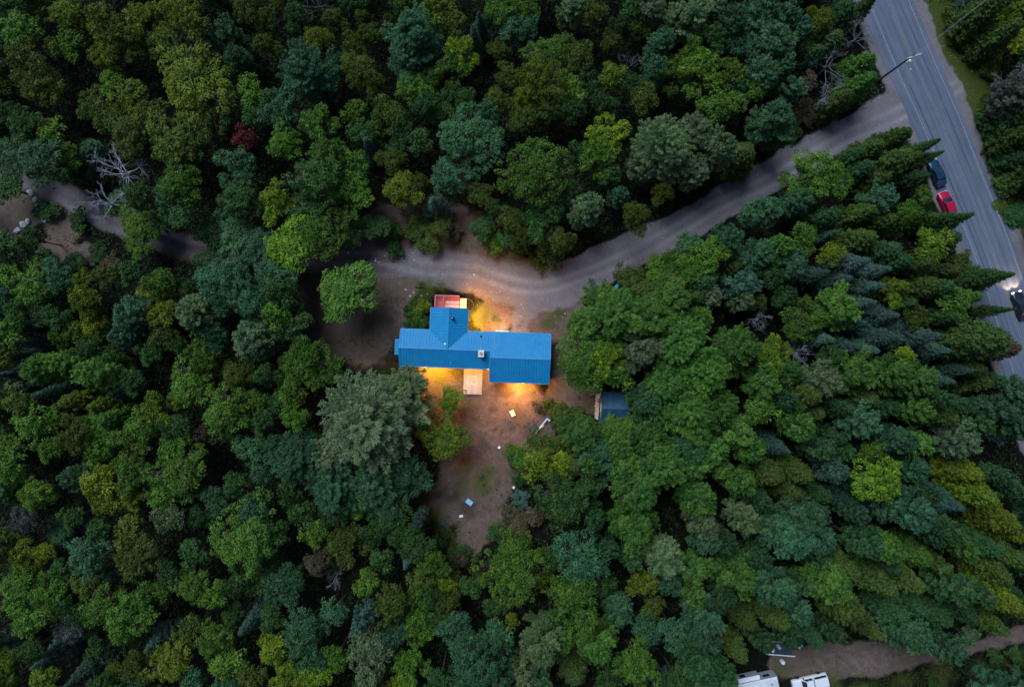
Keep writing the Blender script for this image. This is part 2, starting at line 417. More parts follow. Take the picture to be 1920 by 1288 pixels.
def build_ground():
    st = 0.4
    xs = np.arange(-104, 104+st/2, st); ys = np.arange(-74, 74+st/2, st)
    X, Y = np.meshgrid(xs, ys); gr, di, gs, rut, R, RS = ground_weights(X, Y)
    Z = (vnoise(X, Y, 5, 21)-0.5)*0.22*(1-np.clip(gr*1.2+di, 0, 1)) + (vnoise(X, Y, 1.3, 22)-0.5)*0.06*(1-gr)
    mx, my = G(868, 905)[:2]                                     # low mound in the yard
    Z += 0.8*np.exp(-(((X-mx)*0.8+(Y-my)*0.5)/1.6)**2-(((Y-my)*0.8-(X-mx)*0.5)/3.4)**2)
    hx, hy = G(890, 660)[:2]
    near = sstep(20, 15, np.hypot((X-hx)*0.8, (Y-hy)*1.2)); Z *= (1-near)
    Z = np.where(np.abs(R) < 6.5, Z*sstep(5.0, 6.5, np.abs(R)), Z)
    Z -= 0.30*sstep(6.0, 8.0, np.abs(R))*sstep(11.0, 9.0, np.abs(R))*(gr < 0.6)    # ditch along the road
    Z = np.where(gr > 0.6, np.minimum(Z, 0.02), Z)
    ny, nx = X.shape
    V = np.stack([X.ravel(), Y.ravel(), Z.ravel()], 1)
    W = np.stack([gr.ravel(), di.ravel(), gs.ravel()], 1)
    i = np.arange(ny*nx).reshape(ny, nx)
    F = np.stack([i[:-1,:-1].ravel(), i[:-1,1:].ravel(), i[1:,1:].ravel(), i[1:,:-1].ravel()], 1)
    cx, cy = V[F].mean(1)[:, 0], V[F].mean(1)[:, 1]
    g, d, s = W[F].mean(1).T
    DD, DW, _ = pl_dist(cx, cy, DRIVE); L3, LW, _ = pl_dist(cx, cy, LANE2)
    k = np.zeros(len(F), int)
    k[(DD < DW*1.05)] = 1
    k[(L3 < LW*1.05) & (cx > 30) & (cy < -30)] = 2
    k[(k == 0) & (np.maximum(d, s) > 0.5) & (np.abs(cx) < 45) & (cy < 25)] = 3
    names = ['ground', 'gravel_driveway', 'dirt_lane', 'yard']
    for q, nm in enumerate(names):
        f = F[k == q]; u, inv = np.unique(f, return_inverse=True)
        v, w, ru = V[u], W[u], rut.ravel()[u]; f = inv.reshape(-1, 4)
        if nm == 'ground':           # carry the sheet on to the horizon
            n0 = len(v); B = 900.0
            ring = np.array([(-B,-B,0),(B,-B,0),(B,B,0),(-B,B,0),(xs[0],ys[0],-0.05),(xs[-1],ys[0],-0.05),(xs[-1],ys[-1],-0.05),(xs[0],ys[-1],-0.05)])
            ring[4:] *= (0.995, 0.995, 1)
            v = np.vstack([v, ring]); w = np.vstack([w, np.zeros((8, 3))]); ru = np.append(ru, np.zeros(8))
            f = np.vstack([f, n0+np.array([(0,1,5,4),(1,2,6,5),(2,3,7,6),(3,0,4,7)])])
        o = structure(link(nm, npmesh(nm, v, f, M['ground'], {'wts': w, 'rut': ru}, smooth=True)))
build_ground()

# ------------------------------------------------------------------ paved road with painted lines
def asphalt_material():
    m, nt, p = new_mat('asphalt')
    a = N(nt, 'ShaderNodeAttribute', attribute_name='lat'); lat = a.outputs['Fac']
    al = N(nt, 'ShaderNodeAttribute', attribute_name='along').outputs['Fac']
    cb = N(nt, 'ShaderNodeCombineXYZ'); nt.links.new(lat, cb.inputs[0]); nt.links.new(mth(nt, 'MULTIPLY', al, 0.035), cb.inputs[1])
    streak = noise(nt, 1.6, 7, 0.65, vec=cb.outputs[0]); fine = noise(nt, 14, 5, 0.7); big = noise(nt, 0.25, 5)
    c = ramp(nt, streak, [(0.28, (0.066, 0.081, 0.116)), (0.5, (0.103, 0.124, 0.172)), (0.72, (0.150, 0.172, 0.228))])
    c = mix(nt, mth(nt, 'MULTIPLY', fine, 0.35), c, (0.06, 0.06, 0.068))
    c = mix(nt, mth(nt, 'MULTIPLY', ramp(nt, big, [(0.45, 0.0), (0.7, 1.0)]), 0.3), c, (0.17, 0.165, 0.17))
    nt.links.new(c, p.inputs['Base Color']); p.inputs['Roughness'].default_value = 0.85; p.inputs['Specular IOR Level'].default_value = 0.25
    bump(nt, p, fine, 0.01, 0.4); return m
def paint_material(name, col, wear):
    m, nt, p = new_mat(name)
    f = noise(nt, 3.0, 8, 0.75); c = mix(nt, ramp(nt, f, [(wear-0.15, 0.15), (wear+0.15, 1.0)]), col, (0.12, 0.12, 0.13))
    nt.links.new(c, p.inputs['Base Color']); p.inputs['Roughness'].default_value = 0.7; return m
M['asphalt'] = asphalt_material()
M['edgepaint'] = paint_material('white_line_paint', (0.32, 0.35, 0.40), 0.46)
M['yellowpaint'] = paint_material('yellow_line_paint', (0.28, 0.22, 0.17), 0.46)
M['tarseal'] = simple('tar_seal', (0.022, 0.023, 0.027), 0.6)

RC = catmull(ROADC, 1.0)[:, :2]
T = np.gradient(RC, axis=0); T /= np.linalg.norm(T, axis=1)[:, None]
NRM = np.stack([-T[:, 1], T[:, 0]], 1)           # points to the right-hand (east) side of the photograph's road
if NRM[len(NRM)//2][0] < 0: NRM = -NRM
ALONG = np.append(0, np.cumsum(np.linalg.norm(np.diff(RC, axis=0), axis=1)))
def road_strip(name, offs, z, mat, parent=None, i0=0, i1=None, wob=0.0):
    idx = np.arange(len(RC))[i0:i1]; offs = np.array(offs, float); k = len(offs)
    V, lat, alo = [], [], []
    for i in idx:
        for j, o in enumerate(offs):
            w = wob*(random.random()-0.5) if j in (0, k-1) else 0
            p = RC[i]+NRM[i]*(o+w); V.append((p[0], p[1], z)); lat.append(o); alo.append(ALONG[i])
    F = [(a*k+b, a*k+b+1, (a+1)*k+b+1, (a+1)*k+b) for a in range(len(idx)-1) for b in range(k-1)]
    return link(name, npmesh(name, V, F, mat, {'lat': lat, 'along': alo}), parent)
road = structure(road_strip('road', [-4.5, -3.2, -1.6, 0, 1.6, 3.2, 3.75], 0.045, M['asphalt'], wob=0.22))
for o in (-2.95, 3.05): road_strip('edge_line', [o-0.07, o+0.07], 0.050, M['edgepaint'], road)
for o in (-0.16, 0.16): road_strip('centre_line', [o-0.05, o+0.05], 0.050, M['yellowpaint'], road)
ti = int(np.argmin(np.hypot(RC[:, 0]-G(1725, 150)[0], RC[:, 1]-G(1725, 150)[1])))
road_strip('tar_seal', [-2.22, -2.12], 0.050, M['tarseal'], road, ti, ti+32, 0.04)
road_strip('tar_seal', [1.55, 1.62], 0.050, M['tarseal'], road, 0, len(RC)//2, 0.03)
road_strip('tar_seal', [-1.45, -1.39], 0.050, M['tarseal'], road, len(RC)//2, None, 0.03)

# ------------------------------------------------------------------ the blue-roofed house
HP = math.radians(-2.1); PITCH = 0.45; ZE = 2.9
house = empty('house', (-17.6, 2.32, 0), HP)
tag(house, 'long single-storey house with bright blue ribbed metal roof and lit walls', 'house')
def hw(x, y, z=0.0):                # house local -> world
    return house.matrix_basis @ Vector((x, y, z))

def clip_range(poly, c, ax):
    """interval of a convex polygon along the other axis at coordinate c on axis ax"""
    r = []
    for (a, b) in zip(poly, poly[1:]+poly[:1]):
        u, v = a[ax], b[ax]
        if (u-c)*(v-c) < 0:
            t = (c-u)/(v-u); r.append(a[1-ax]+t*(b[1-ax]-a[1-ax]))
    return (min(r), max(r)) if len(r) >= 2 else None

def slope(name, poly, zf, ribax, parent, pitch=0.44, th=0.07, mat='roof'):
    """sheet-metal roof slope with raised ribs; ribs stand at steps along axis ribax"""
    mb = MB()
    mb.prism([(x, y, zf(x, y)-th) for x, y in poly], (0, 0, th))
    lo, hi = min(p[ribax] for p in poly), max(p[ribax] for p in poly)
    c = lo+pitch*0.5
    while c < hi:
        r = clip_range(poly, c, ribax)
        if r and r[1]-r[0] > 0.1:
            w, e = 0.05, 0.01
            q = []
            for s, t in ((-w, r[0]+e), (w, r[0]+e), (w, r[1]-e), (-w, r[1]-e)):
                x, y = (c+s, t) if ribax == 0 else (t, c+s); q.append((x, y, zf(x, y)-0.01))
            mb.prism(q, (0, 0, 0.095))
        c += pitch
    return mb.build(name, M[mat], parent)

def strip(name, a, b, w, h, mat, parent):
    """square-edged trim running from a to b"""
    a, b = Vector(a), Vector(b); d = (b-a).normalized(); s = d.cross(Vector((0, 0, 1))).normalized()*w*0.5; u = s.cross(d).normalized()*h
    if u.z < 0: u = -u
    mb = MB(); mb.prism([a-s, a+s, b+s, b-s], u); return mb.build(name, mat, parent)

GR = 0.07
mz_n = lambda x, y: ZE - y*PITCH
mz_s = lambda x, y: ZE + (y+5.86)*PITCH
gz_n = lambda x, y: ZE + GR - y*PITCH
gz_s = lambda x, y: ZE + GR + (y+7.84)*PITCH
WX0, WX1, WXM = 4.64, 10.55, 7.595
wz_w = lambda x, y: ZE + 0.06 + (x-WX0)*PITCH
wz_e = lambda x, y: ZE + 0.06 + (WX1-x)*PITCH
slope('roof_slope', [(0,0),(14.9,0),(14.9,-2.93),(0,-2.93)], mz_n, 0, house)
slope('roof_slope', [(0,-2.93),(14.4,-2.93),(14.4,-5.86),(0,-5.86)], mz_s, 0, house)
slope('roof_slope', [(14.9,0.02),(23.72,0.02),(23.72,-3.92),(14.9,-3.92)], gz_n, 0, house)
slope('roof_slope', [(14.35,-2.94),(14.89,-2.94),(14.89,-3.92),(14.35,-3.92)], lambda x, y: gz_n(x, y)-0.05, 0, house)
slope('roof_slope', [(14.33,-3.92),(23.72,-3.92),(23.72,-7.84),(14.33,-7.84)], gz_s, 0, house)
slope('roof_slope', [(WX0,3.5),(WXM,3.5),(WXM,-2.90),(WX0,0.0)], wz_w, 1, house)
slope('roof_slope', [(WXM,3.5),(WX1,3.5),(WX1,0.0),(WXM,-2.90)], wz_e, 1, house)
slope('roof_slope', [(-0.95,-1.62),(0.34,-1.62),(0.34,-4.12),(-0.95,-4.12)], lambda x, y: 2.45+0.25*(x+0.95), 1, house)
# ridge caps and edge trim
RT = M['rooftrim']
zr_m, zr_g, zr_w = ZE+2.93*PITCH, ZE+GR+3.92*PITCH, ZE+0.06+2.955*PITCH
strip('ridge_cap', (-0.02,-2.93,zr_m), (14.5,-2.93,zr_m), 0.22, 0.05, RT, house)
strip('ridge_cap', (14.33,-3.92,zr_g), (23.74,-3.92,zr_g), 0.24, 0.05, RT, house)
strip('ridge_cap', (WXM,3.52,zr_w), (WXM,-2.9,zr_w), 0.20, 0.05, M['roof'], house)
strip('rake_trim', (14.90,0.04,ZE+GR), (14.90,-3.92,zr_g), 0.12, 0.06, RT, house)
strip('rake_trim', (14.33,-3.92,zr_g-0.01), (14.33,-7.86,ZE+GR), 0.13, 0.06, RT, house)
strip('rake_trim', (23.74,0.04,ZE+GR), (23.74,-3.92,zr_g), 0.12, 0.05, RT, house)
strip('rake_trim', (23.74,-3.92,zr_g), (23.74,-7.86,ZE+GR), 0.12, 0.05, M['roof'], house)
strip('rake_trim', (-0.02,0.02,ZE), (-0.02,-2.93,zr_m), 0.12, 0.05, M['roof'], house)
strip('rake_trim', (-0.02,-2.93,zr_m), (-0.02,-5.88,ZE), 0.12, 0.05, M['roof'], house)
strip('rake_trim', (WX0,3.52,ZE+0.06), (WXM,3.52,zr_w), 0.10, 0.05, RT, house)
strip('rake_trim', (WXM,3.52,zr_w), (WX1,3.52,ZE+0.06), 0.10, 0.05, RT, house)
for a, b in (((0,0.05,ZE-0.12),(WX0,0.05,ZE-0.12)), ((WX1,0.05,ZE-0.12),(14.9,0.05,ZE-0.12)), ((14.95,0.08,ZE-0.08),(23.7,0.08,ZE-0.08)),
             ((0,-5.92,ZE-0.12),(14.3,-5.92,ZE-0.12)), ((14.35,-7.9,ZE-0.08),(23.7,-7.9,ZE-0.08)), ((WX0-0.05,3.5,ZE-0.08),(WX0-0.05,0.1,ZE-0.08)), ((WX1+0.05,3.5,ZE-0.08),(WX1+0.05,0.1,ZE-0.08))):
    strip('gutter', a, b, 0.09, 0.10, M['rooftrim'], house)
# walls with gables
def gable_wall(name, pts, d): MB().prism(pts, d).build(name, M['siding'], house)
w = MB(); w.box(0.35, 14.6, -5.5, -0.38, 0.0, ZE-0.02)
w.build('wall', M['siding'], house)
w = MB(); w.box(14.62, 23.35, -7.45, -0.40, 0.0, ZE+0.02); w.build('wall', M['siding'], house)
w = MB(); w.box(WX0+0.35, WX1-0.35, -0.36, 3.12, 0.0, ZE+0.04); w.build('wall', M['siding'], house)
w = MB(); w.box(-0.75, 0.34, -3.95, -1.80, 0.0, 2.40); w.build('wall', M['siding'], house)
gable_wall('gable', [(0.36,-0.45,ZE),(0.36,-5.42,ZE),(0.36,-2.93,zr_m-0.26)], (0.1,0,0))
gable_wall('gable', [(23.24,-0.5,ZE+0.03),(23.24,-7.35,ZE+0.03),(23.24,-3.92,zr_g-0.28)], (0.1,0,0))
gable_wall('gable', [(14.63,-3.5,ZE+0.03),(14.63,-7.35,ZE+0.03),(14.63,-3.92,zr_g-0.2)], (0.1,0,0))
gable_wall('gable', [(WX0+0.45,3.0,ZE+0.05),(WX1-0.45,3.0,ZE+0.05),(WXM,3.0,zr_w-0.26)], (0,0.1,0))
# windows and doors
def opening(kind, c, wdt, hgt, z0, face, pane):
    """face: 'N','S','E','W'; c = centre (x,y) on the wall face"""
    o = 0.03
    fx = face in 'NS'
    def slab(mb, a0, a1, z0, z1, t0, t1):
        s = {'N': 1, 'S': -1, 'E': 1, 'W': -1}[face]
        lo, hi = sorted((s*t0, s*t1))
        if fx: mb.box(c[0]+a0, c[0]+a1, c[1]+lo, c[1]+hi, z0, z1)
        else: mb.box(c[0]+lo, c[0]+hi, c[1]+a0, c[1]+a1, z0, z1)
    mb = MB(); h = wdt/2; e = 0.09
    slab(mb, -h-e, -h, z0-e, z0+hgt+e, 0.003, 0.07); slab(mb, h, h+e, z0-e, z0+hgt+e, 0.003, 0.07)
    slab(mb, -h, h, z0+hgt, z0+hgt+e, 0.003, 0.07); slab(mb, -h, h, z0-e, z0, 0.003, 0.09)
    fr = mb.build(kind, M['white'], house)
    p = MB(); slab(p, -h+0.003, h-0.003, z0+0.003, z0+hgt-0.003, 0.003, 0.03)
    p.build('pane' if kind == 'window' else 'door_leaf', pane, fr)
for x, lit in ((2.2,0),(5.2,1),(8.7,1)): opening('window', (x,-5.5), 1.3, 1.1, 1.0, 'S', M['litpane'] if lit else M['glass'])
opening('door', (11.5,-5.5), 1.7, 2.05, 0.12, 'S', M['litpane'])
opening('window', (20.6,-7.45), 1.2, 1.0, 1.1, 'S', M['glass'])
for x in (16.6, 20.6): opening('door', (x,-0.40), 2.6, 2.15, 0.12, 'N', M['white'])
opening('window', (12.7,-0.38), 1.2, 1.0, 1.1, 'N', M['litpane']); opening('window', (2.4,-0.38), 1.4, 1.1, 1.0, 'N', M['glass'])
opening('door', (9.2,3.12), 0.95, 2.05, 0.6, 'N', M['litpane']); opening('window', (6.6,3.12), 1.3, 1.0, 1.2, 'N', M['glass'])
opening('window', (WX1-0.35,1.5), 1.2, 1.0, 1.2, 'E', M['litpane']); opening('window', (23.35,-4.0), 1.2, 1.0, 1.2, 'E', M['glass'])
# chimney, vents
ch = MB().box(12.57, 13.33, -3.90, -2.96, 3.6, 5.05).build('chimney', M['brick'], house, bevel=0.03)
MB().box(12.50, 13.40, -3.97, -2.89, 5.05, 5.17).build('chimney_cap', M['brick'], ch, bevel=0.03)
MB().lathe([(0.24,5.16),(0.24,5.36),(0.19,5.36),(0.19,5.20)], 14, (12.95,-3.43,0)).build('flue', M['palewood'], ch)
def vent(x, y, zb, h, r, mat, cap=None, capr=1.6, name='roof_vent'):
    v = MB().lathe([(r*1.9,zb-0.1),(r*1.7,zb+0.06),(r,zb+0.10),(r,zb+h)], 14, (x,y,0)).build(name, mat, house, smooth=False)
    if cap: MB().lathe([(r*capr,zb+h-0.02),(r*capr*1.02,zb+h+0.08),(r*0.7,zb+h+0.18)], 14, (x,y,0)).build('vent_cap', cap, v)
vent(8.26, 1.87, 4.0, 0.75, 0.17, M['black'], M['black'], 1.35)
MB().lathe([(0.07,4.90),(0.09,4.98),(0.05,5.04)], 10, (8.24,1.89,0)).build('vent_cap', M['white'], house)
vent(7.20, -2.15, 3.85, 0.28, 0.10, M['white'], M['white'], 1.9)
vent(12.75, -0.75, 3.22, 0.16, 0.10, M['black'], M['black'], 1.3)
vent(8.12, -5.05, 3.24, 0.30, 0.05, M['white'])
# white canopy over the garage side door
MB().box(14.95, 17.15, 0.135, 0.36, 2.5, 2.56).build('door_canopy', M['white'], house)

# wall lanterns (lit in the photograph); each carries its own light
def wall_lamp(x, y, z, face, energy, col=(1.0, 0.40, 0.025), out=0.30):
    d = {'N': (0,1), 'S': (0,-1), 'E': (1,0), 'W': (-1,0)}[face]
    l = MB(); l.box(x-0.06+d[0]*0.02, x+0.06+d[0]*0.02, y-0.06+d[1]*0.02, y+0.06+d[1]*0.02, z+0.05, z+0.25)
    l.tube((x, y, z+0.2), (x+d[0]*0.16, y+d[1]*0.16, z+0.22), 0.015)
    l = l.build('wall_lamp', M['black'], house)
    MB().lathe([(0.05,z-0.02),(0.07,z+0.12),(0.04,z+0.16)], 10, (x+d[0]*0.16, y+d[1]*0.16, 0)).build('lamp_glass', M['lampglass'], l)
    li = bpy.data.lights.new('lantern_light', 'POINT'); li.energy = energy; li.color = col; li.shadow_soft_size = 0.08
    lo = bpy.data.objects.new('lantern_light', li); COL.objects.link(lo); lo.parent = l; lo.location = (x+d[0]*out, y+d[1]*out, z-0.12)
LK = 3.5
wall_lamp(WX1-0.35, 0.75, 2.25, 'E', 430*LK)
wall_lamp(WX1-0.35, 2.6, 2.25, 'E', 90*LK)
wall_lamp(6.3, -5.5, 2.25, 'S', 330*LK)
wall_lamp(3.6, -5.5, 2.25, 'S', 210*LK)
wall_lamp(9.4, -5.5, 2.3, 'S', 14*LK)
wall_lamp(14.1, -5.5, 2.3, 'S', 30*LK)
wall_lamp(19.6, -7.45, 2.3, 'S', 150*LK, (1.0, 0.42, 0.06))
wall_lamp(22.4, -7.45, 2.3, 'S', 60*LK, (1.0, 0.42, 0.06))
wall_lamp(15.0, -0.40, 2.3, 'N', 14*LK, (1.0, 0.55, 0.22))
wall_lamp(18.6, -0.40, 2.3, 'N', 24*LK, (1.0, 0.55, 0.22))
wall_lamp(9.95, 3.12, 2.35, 'N', 75*LK, (1.0, 0.50, 0.14))

def added_fill_lamp(x, y, z, ang, energy, col=(1.0, 0.44, 0.09)):
    """fill light added under the eave to spread the amber glow over the yard; ang = heading in the house frame"""
    d = (math.cos(ang), math.sin(ang))
    l = MB().box(x-0.07, x+0.07, y-0.07, y+0.07, z, z+0.12).build('added_fill_lamp', M['black'], house)
    MB().box(x-0.05+d[0]*0.03, x+0.05+d[0]*0.03, y-0.05+d[1]*0.03, y+0.05+d[1]*0.03, z-0.02, z-0.003).build('lamp_glass', M['lampglass'], l)  # glowing plate of the added fill light
    li = bpy.data.lights.new('added_fill_beam', 'SPOT'); li.energy = energy; li.color = col; li.spot_size = math.radians(125); li.spot_blend = 1.0; li.shadow_soft_size = 0.1
    lo = bpy.data.objects.new('added_fill_beam', li); COL.objects.link(lo); lo.parent = l; lo.location = (x+d[0]*0.12, y+d[1]*0.12, z-0.06)
    lo.rotation_euler = Vector((d[0]*1.15, d[1]*1.15, -1.0)).to_track_quat('-Z', 'Y').to_euler()
added_fill_lamp(18.6, -7.62, 2.55, -math.pi/2, 2300)  # added lights, widening the glow of the wall lanterns
added_fill_lamp(13.9, -5.68, 2.55, -math.pi/2+0.3, 420)
added_fill_lamp(4.8, -5.68, 2.55, -math.pi/2, 500)
added_fill_lamp(16.0, -0.22, 2.55, math.pi/2+0.2, 900, (1.0, 0.55, 0.26))
added_fill_lamp(10.36, 3.0, 2.55, 0.8, 900)

# red deck with rail in front of the wing
deck = empty('deck', (0, 0, 0)); deck.matrix_world = house.matrix_basis.copy()
tag(deck, 'small red painted board deck with railing at the end of the house wing', 'deck')
DX0, DX1, DY0, DY1 = 5.0, 8.95, 3.16, 5.7
n = int((DX1-DX0)/0.15)
bme = MB().box(0, 0.138, 0, DY1-DY0, 0.50, 0.54).build('board', M['deckred'], deck, loc=(DX0, DY0, 0))
for i in range(1, n): link('board', bme.data, deck, loc=(DX0+i*0.15, DY0, random.uniform(-0.006, 0.006)))
f = MB()
for x in np.linspace(DX0+0.1, DX1-0.1, 4):
    for y in (DY0+0.1, DY1-0.1): f.box(x-0.05, x+0.05, y-0.05, y+0.05, 0, 0.36)
f.box(DX0+0.02, DX1-0.02, DY0+0.06, DY1-0.02, 0.36, 0.495); f.build('frame', M['deckred'], deck)
def rail(a, b):
    a, b = Vector(a), Vector(b); strip('handrail', a+Vector((0,0,1.42)), b+Vector((0,0,1.42)), 0.14, 0.05, M['railpink'], deck)
    k = max(2, int((b-a).length/0.16)); m = MB()
    for i in range(k+1):
        p = a.lerp(b, i/k); m.box(p.x-0.02, p.x+0.02, p.y-0.02, p.y+0.02, 0.54, 1.42)
    m.build('balusters', M['railpink'], deck)
rail((DX0+0.08, DY0+0.2, 0), (DX0+0.08, DY1-0.08, 0)); rail((DX0+0.08, DY1-0.08, 0), (DX1-0.2, DY1-0.08, 0)); rail((6.45, DY1-0.1, 0), (6.45, 4.75, 0))
for x, y, h in ((DX0+0.08, DY1-0.08, 1.55), (DX1-0.1, DY1-0.06, 1.75), (6.45, 4.72, 1.5), (DX0+0.08, DY0+0.2, 1.5)):
    MB().box(x-0.06, x+0.06, y-0.06, y+0.06, 0.0, h).build('post', M['railpink'], deck)
for i in range(5):       # pale step treads laid across the boards
    MB().box(6.62, 8.85, 3.25+i*0.31, 3.25+i*0.31+0.28, 0.56+0.0*i, 0.62).build('tread', M['railpink'] if i % 2 else M['palewood'], deck)
for i in range(6): MB().box(8.98, 10.05, 3.2+i*0.36, 3.2+i*0.36+0.34, 0.30, 0.36).build('landing_board', M['palewood'], deck)
MB().box(8.99, 10.0, 3.22, 5.3, 0, 0.295).build('landing_frame', M['palewood'], deck)

# pale boarded patio against the back wall
patio = empty('patio'); patio.matrix_world = house.matrix_basis.copy()
tag(patio, 'pale weathered board patio platform against the lit back wall of the house', 'patio')
nb = 15; bw = 4.6/nb
bme = MB().box(0, 3.0, -bw+0.02, 0, 0.22, 0.26).build('board', M['palewood'], patio, loc=(10.05, -5.56, 0))
for i in range(1, nb): link('board', bme.data, patio, loc=(10.05+random.uniform(-0.03, 0.03), -5.56-i*bw, random.uniform(-0.008, 0.008)))
MB().box(10.08, 13.02, -10.1, -5.6, 0.0, 0.215).build('frame', M['palewood'], patio)
fr = MB()
for a in ((10.7,12.2,-8.55,-8.47), (10.7,12.2,-7.23,-7.15), (10.7,10.78,-8.47,-7.23), (12.12,12.2,-8.47,-7.23)): fr.box(*a, 0.262, 0.30)
fr.build('hatch_frame', M['white'], patio)
MB().box(10.78, 12.12, -8.47, -7.23, 0.262, 0.285).build('hatch', M['palewood'], patio)

# curved black garden edging beside the deck
e = MB(); cxy = Vector((10.25, 4.25)); pts = [Vector((cxy.x+0.95*math.cos(t), cxy.y+1.0*math.sin(t), 0.14)) for t in np.linspace(-1.3, 1.75, 16)]
ed = e.path(pts, 0.07, 6).build('garden_edging', M['black'], None); ed.matrix_world = house.matrix_basis.copy()
tag(ed, 'curved black garden edging hoop on the lit grass beside the red deck', 'edging')

# ------------------------------------------------------------------ shed and firewood
shed = empty('shed', (14.2, -7.75, 0), math.radians(-1.5)); tag(shed, 'small shed with shaded blue metal roof half hidden under trees', 'shed')
SZ = 2.5
slope('roof_slope', [(-0.08,0.1),(4.35,0.1),(4.35,-2.45),(-0.08,-2.45)], lambda x, y: SZ+(0.1-y)*0.5, 0, shed, 0.34, mat='shedroof')
slope('roof_slope', [(-0.08,-2.45),(4.35,-2.45),(4.35,-5.0),(-0.08,-5.0)], lambda x, y: SZ+(y+5.0)*0.5, 0, shed, 0.34, mat='shedroof')
strip('ridge_cap', (-0.1,-2.45,SZ+1.275), (4.37,-2.45,SZ+1.275), 0.2, 0.04, M['shedroof'], shed)
MB().box(0.1, 4.2, -4.8, -0.12, 0, SZ).build('wall', M['siding'], shed)
for x in (0.1, 4.08): MB().prism([(x,-0.2,SZ+0.01),(x,-4.7,SZ+0.01),(x,-2.45,SZ+1.1)], (0.1,0,0)).build('gable', M['siding'], shed)
MB().box(0.055, 0.096, -3.1, -1.9, 0.05, 2.05).build('door', M['white'], shed)
fw = empty('firewood_stack', (13.75, -10.1, 0), math.radians(-3)); tag(fw, 'long pale stack of cut firewood along the end wall of the small shed', 'firewood')
lm = []
for q in range(5):
    r = random.uniform(0.07, 0.11); m = MB().tube((-0.22,0,0), (0.22,0,0), r, r*random.uniform(0.85,1.1), 7)
    o = m.build('log', M['logend'], fw); lm.append(o.data); o.location = (0, -1.9+q*0.2, 0.1); o.rotation_euler = (0, 0, random.uniform(-0.1, 0.1))
for lay in range(8):
    for row in range(20):
        y = -1.95+row*0.2+random.uniform(-0.04, 0.04)
        if lay == 0 and row < 5: continue
        for c in (-0.0,):
            top = lay >= 6
            link('log', random.choice(lm), fw, loc=(random.uniform(-0.10, 0.08), y, 0.1+lay*0.19), rot=(random.uniform(0, 6), random.uniform(-0.25, 0.25) if top else 0, random.uniform(-0.9, 0.9) if top else random.uniform(-0.08, 0.08)))
MB().box(-0.26, 0.24, 1.35, 2.05, 1.66, 1.74).build('cover_board', M['white'], fw)

# ------------------------------------------------------------------ loose things in the yard
def rot2(px, py, ang, z=0): return G(px, py, z), math.radians(ang)
p = G(961, 775, 0.75); t = empty('yard_table', (p.x, p.y, 0), math.radians(28)); tag(t, 'small pale rectangular table standing alone on the bare yard', 'table')
MB().box(-0.36, 0.36, -0.5, 0.5, 0.70, 0.75).build('table_top', M['pale'], t, bevel=0.012)
for sx in (-1, 1):
    for sy in (-1, 1): MB().box(sx*0.30-0.03, sx*0.30+0.03, sy*0.43-0.03, sy*0.43+0.03, 0, 0.70).build('leg', M['grey'], t)
a, b = G(1003, 812), G(1027, 784); d = b-a; b_ang = math.atan2(d.y, d.x)
bn = empty('white_bench', (a.x, a.y, 0), b_ang); tag(bn, 'long narrow white bench rail with a short corner return at the yard edge', 'bench')
L = d.length
MB().box(0, L*0.5, -0.14, 0.14, 0.42, 0.48).build('seat', M['white'], bn); MB().box(L*0.40, L*0.62, -0.26, -0.15, 0.42, 0.48).build('seat', M['white'], bn)
MB().box(L*0.503, L, -0.06, 0.16, 0.42, 0.48).build('seat', M['white'], bn); MB().box(L-0.2, L+0.06, -0.5, -0.065, 0.42, 0.48).build('seat', M['white'], bn)
for x in (0.2, L*0.48, L*0.7, L-0.2): MB().box(x-0.04, x+0.04, -0.1, 0.1, 0, 0.42).build('leg', M['white'], bn)
p = G(1000, 801); o = MB().box(-0.65, 0.65, -0.5, 0.5, 0.0, 0.34).build('covered_box', M['navy'], None, bevel=0.08, loc=(p.x, p.y, 0), rot=(0, 0, 0.75))
tag(o, 'low dark blue covered box lying beside the white bench rail', 'box')
p = G(880, 941, 0.3); bx = empty('blue_box', (p.x, p.y, 0.0), math.radians(-38)); tag(bx, 'pale blue lidded box with dark rim on the yard mound', 'box')
MB().box(-0.68, 0.68, -0.5, 0.5, 0.0, 0.34).build('base', M['navy'], bx, bevel=0.03)
MB().box(-0.58, 0.58, -0.40, 0.40, 0.34, 0.44).build('lid', M['paleblue'], bx, bevel=0.03)
for x, y in ((-0.3, 0.1), (0.1, -0.15), (0.4, 0.15)): MB().box(x-0.09, x+0.09, y-0.05, y+0.05, 0.442, 0.47).build('lid_rib', M['white'], bx)
def bucket(px, py, r, h, label, mat=M['white']):
    p = G(px, py); o = MB().lathe([(r*0.8,0),(r,h),(r*1.08,h),(r*1.08,h+0.03),(r*0.9,h+0.03),(r*0.85,h-0.03)], 16).build('bucket', mat, None, loc=(p.x, p.y, 0)); tag(o, label, 'bucket')
bucket(936, 838, 0.22, 0.35, 'small white bucket on bare ground near the bushes'); bucket(963, 913, 0.2, 0.3, 'white bucket against the dark shrubs beside the yard mound')
p = G(865, 967); o = MB().box(-0.32, 0.32, -0.18, 0.18, 0, 0.3).build('cooler', M['white'], None, bevel=0.05, loc=(p.x, p.y, 0.0), rot=(0,0,0.1)); tag(o, 'small white cooler on the ground below the pale blue box', 'cooler')
p = G(833, 980); o = MB().box(-0.55, 0.55, -0.4, 0.4, 0, 0.08).build('ground_mat', M['grey'], None, bevel=0.02, loc=(p.x, p.y, 0), rot=(0,0,0.5)); o.data.materials[0] = M['navy']; tag(o, 'flat dark mat on the green verge beside the yard', 'mat')
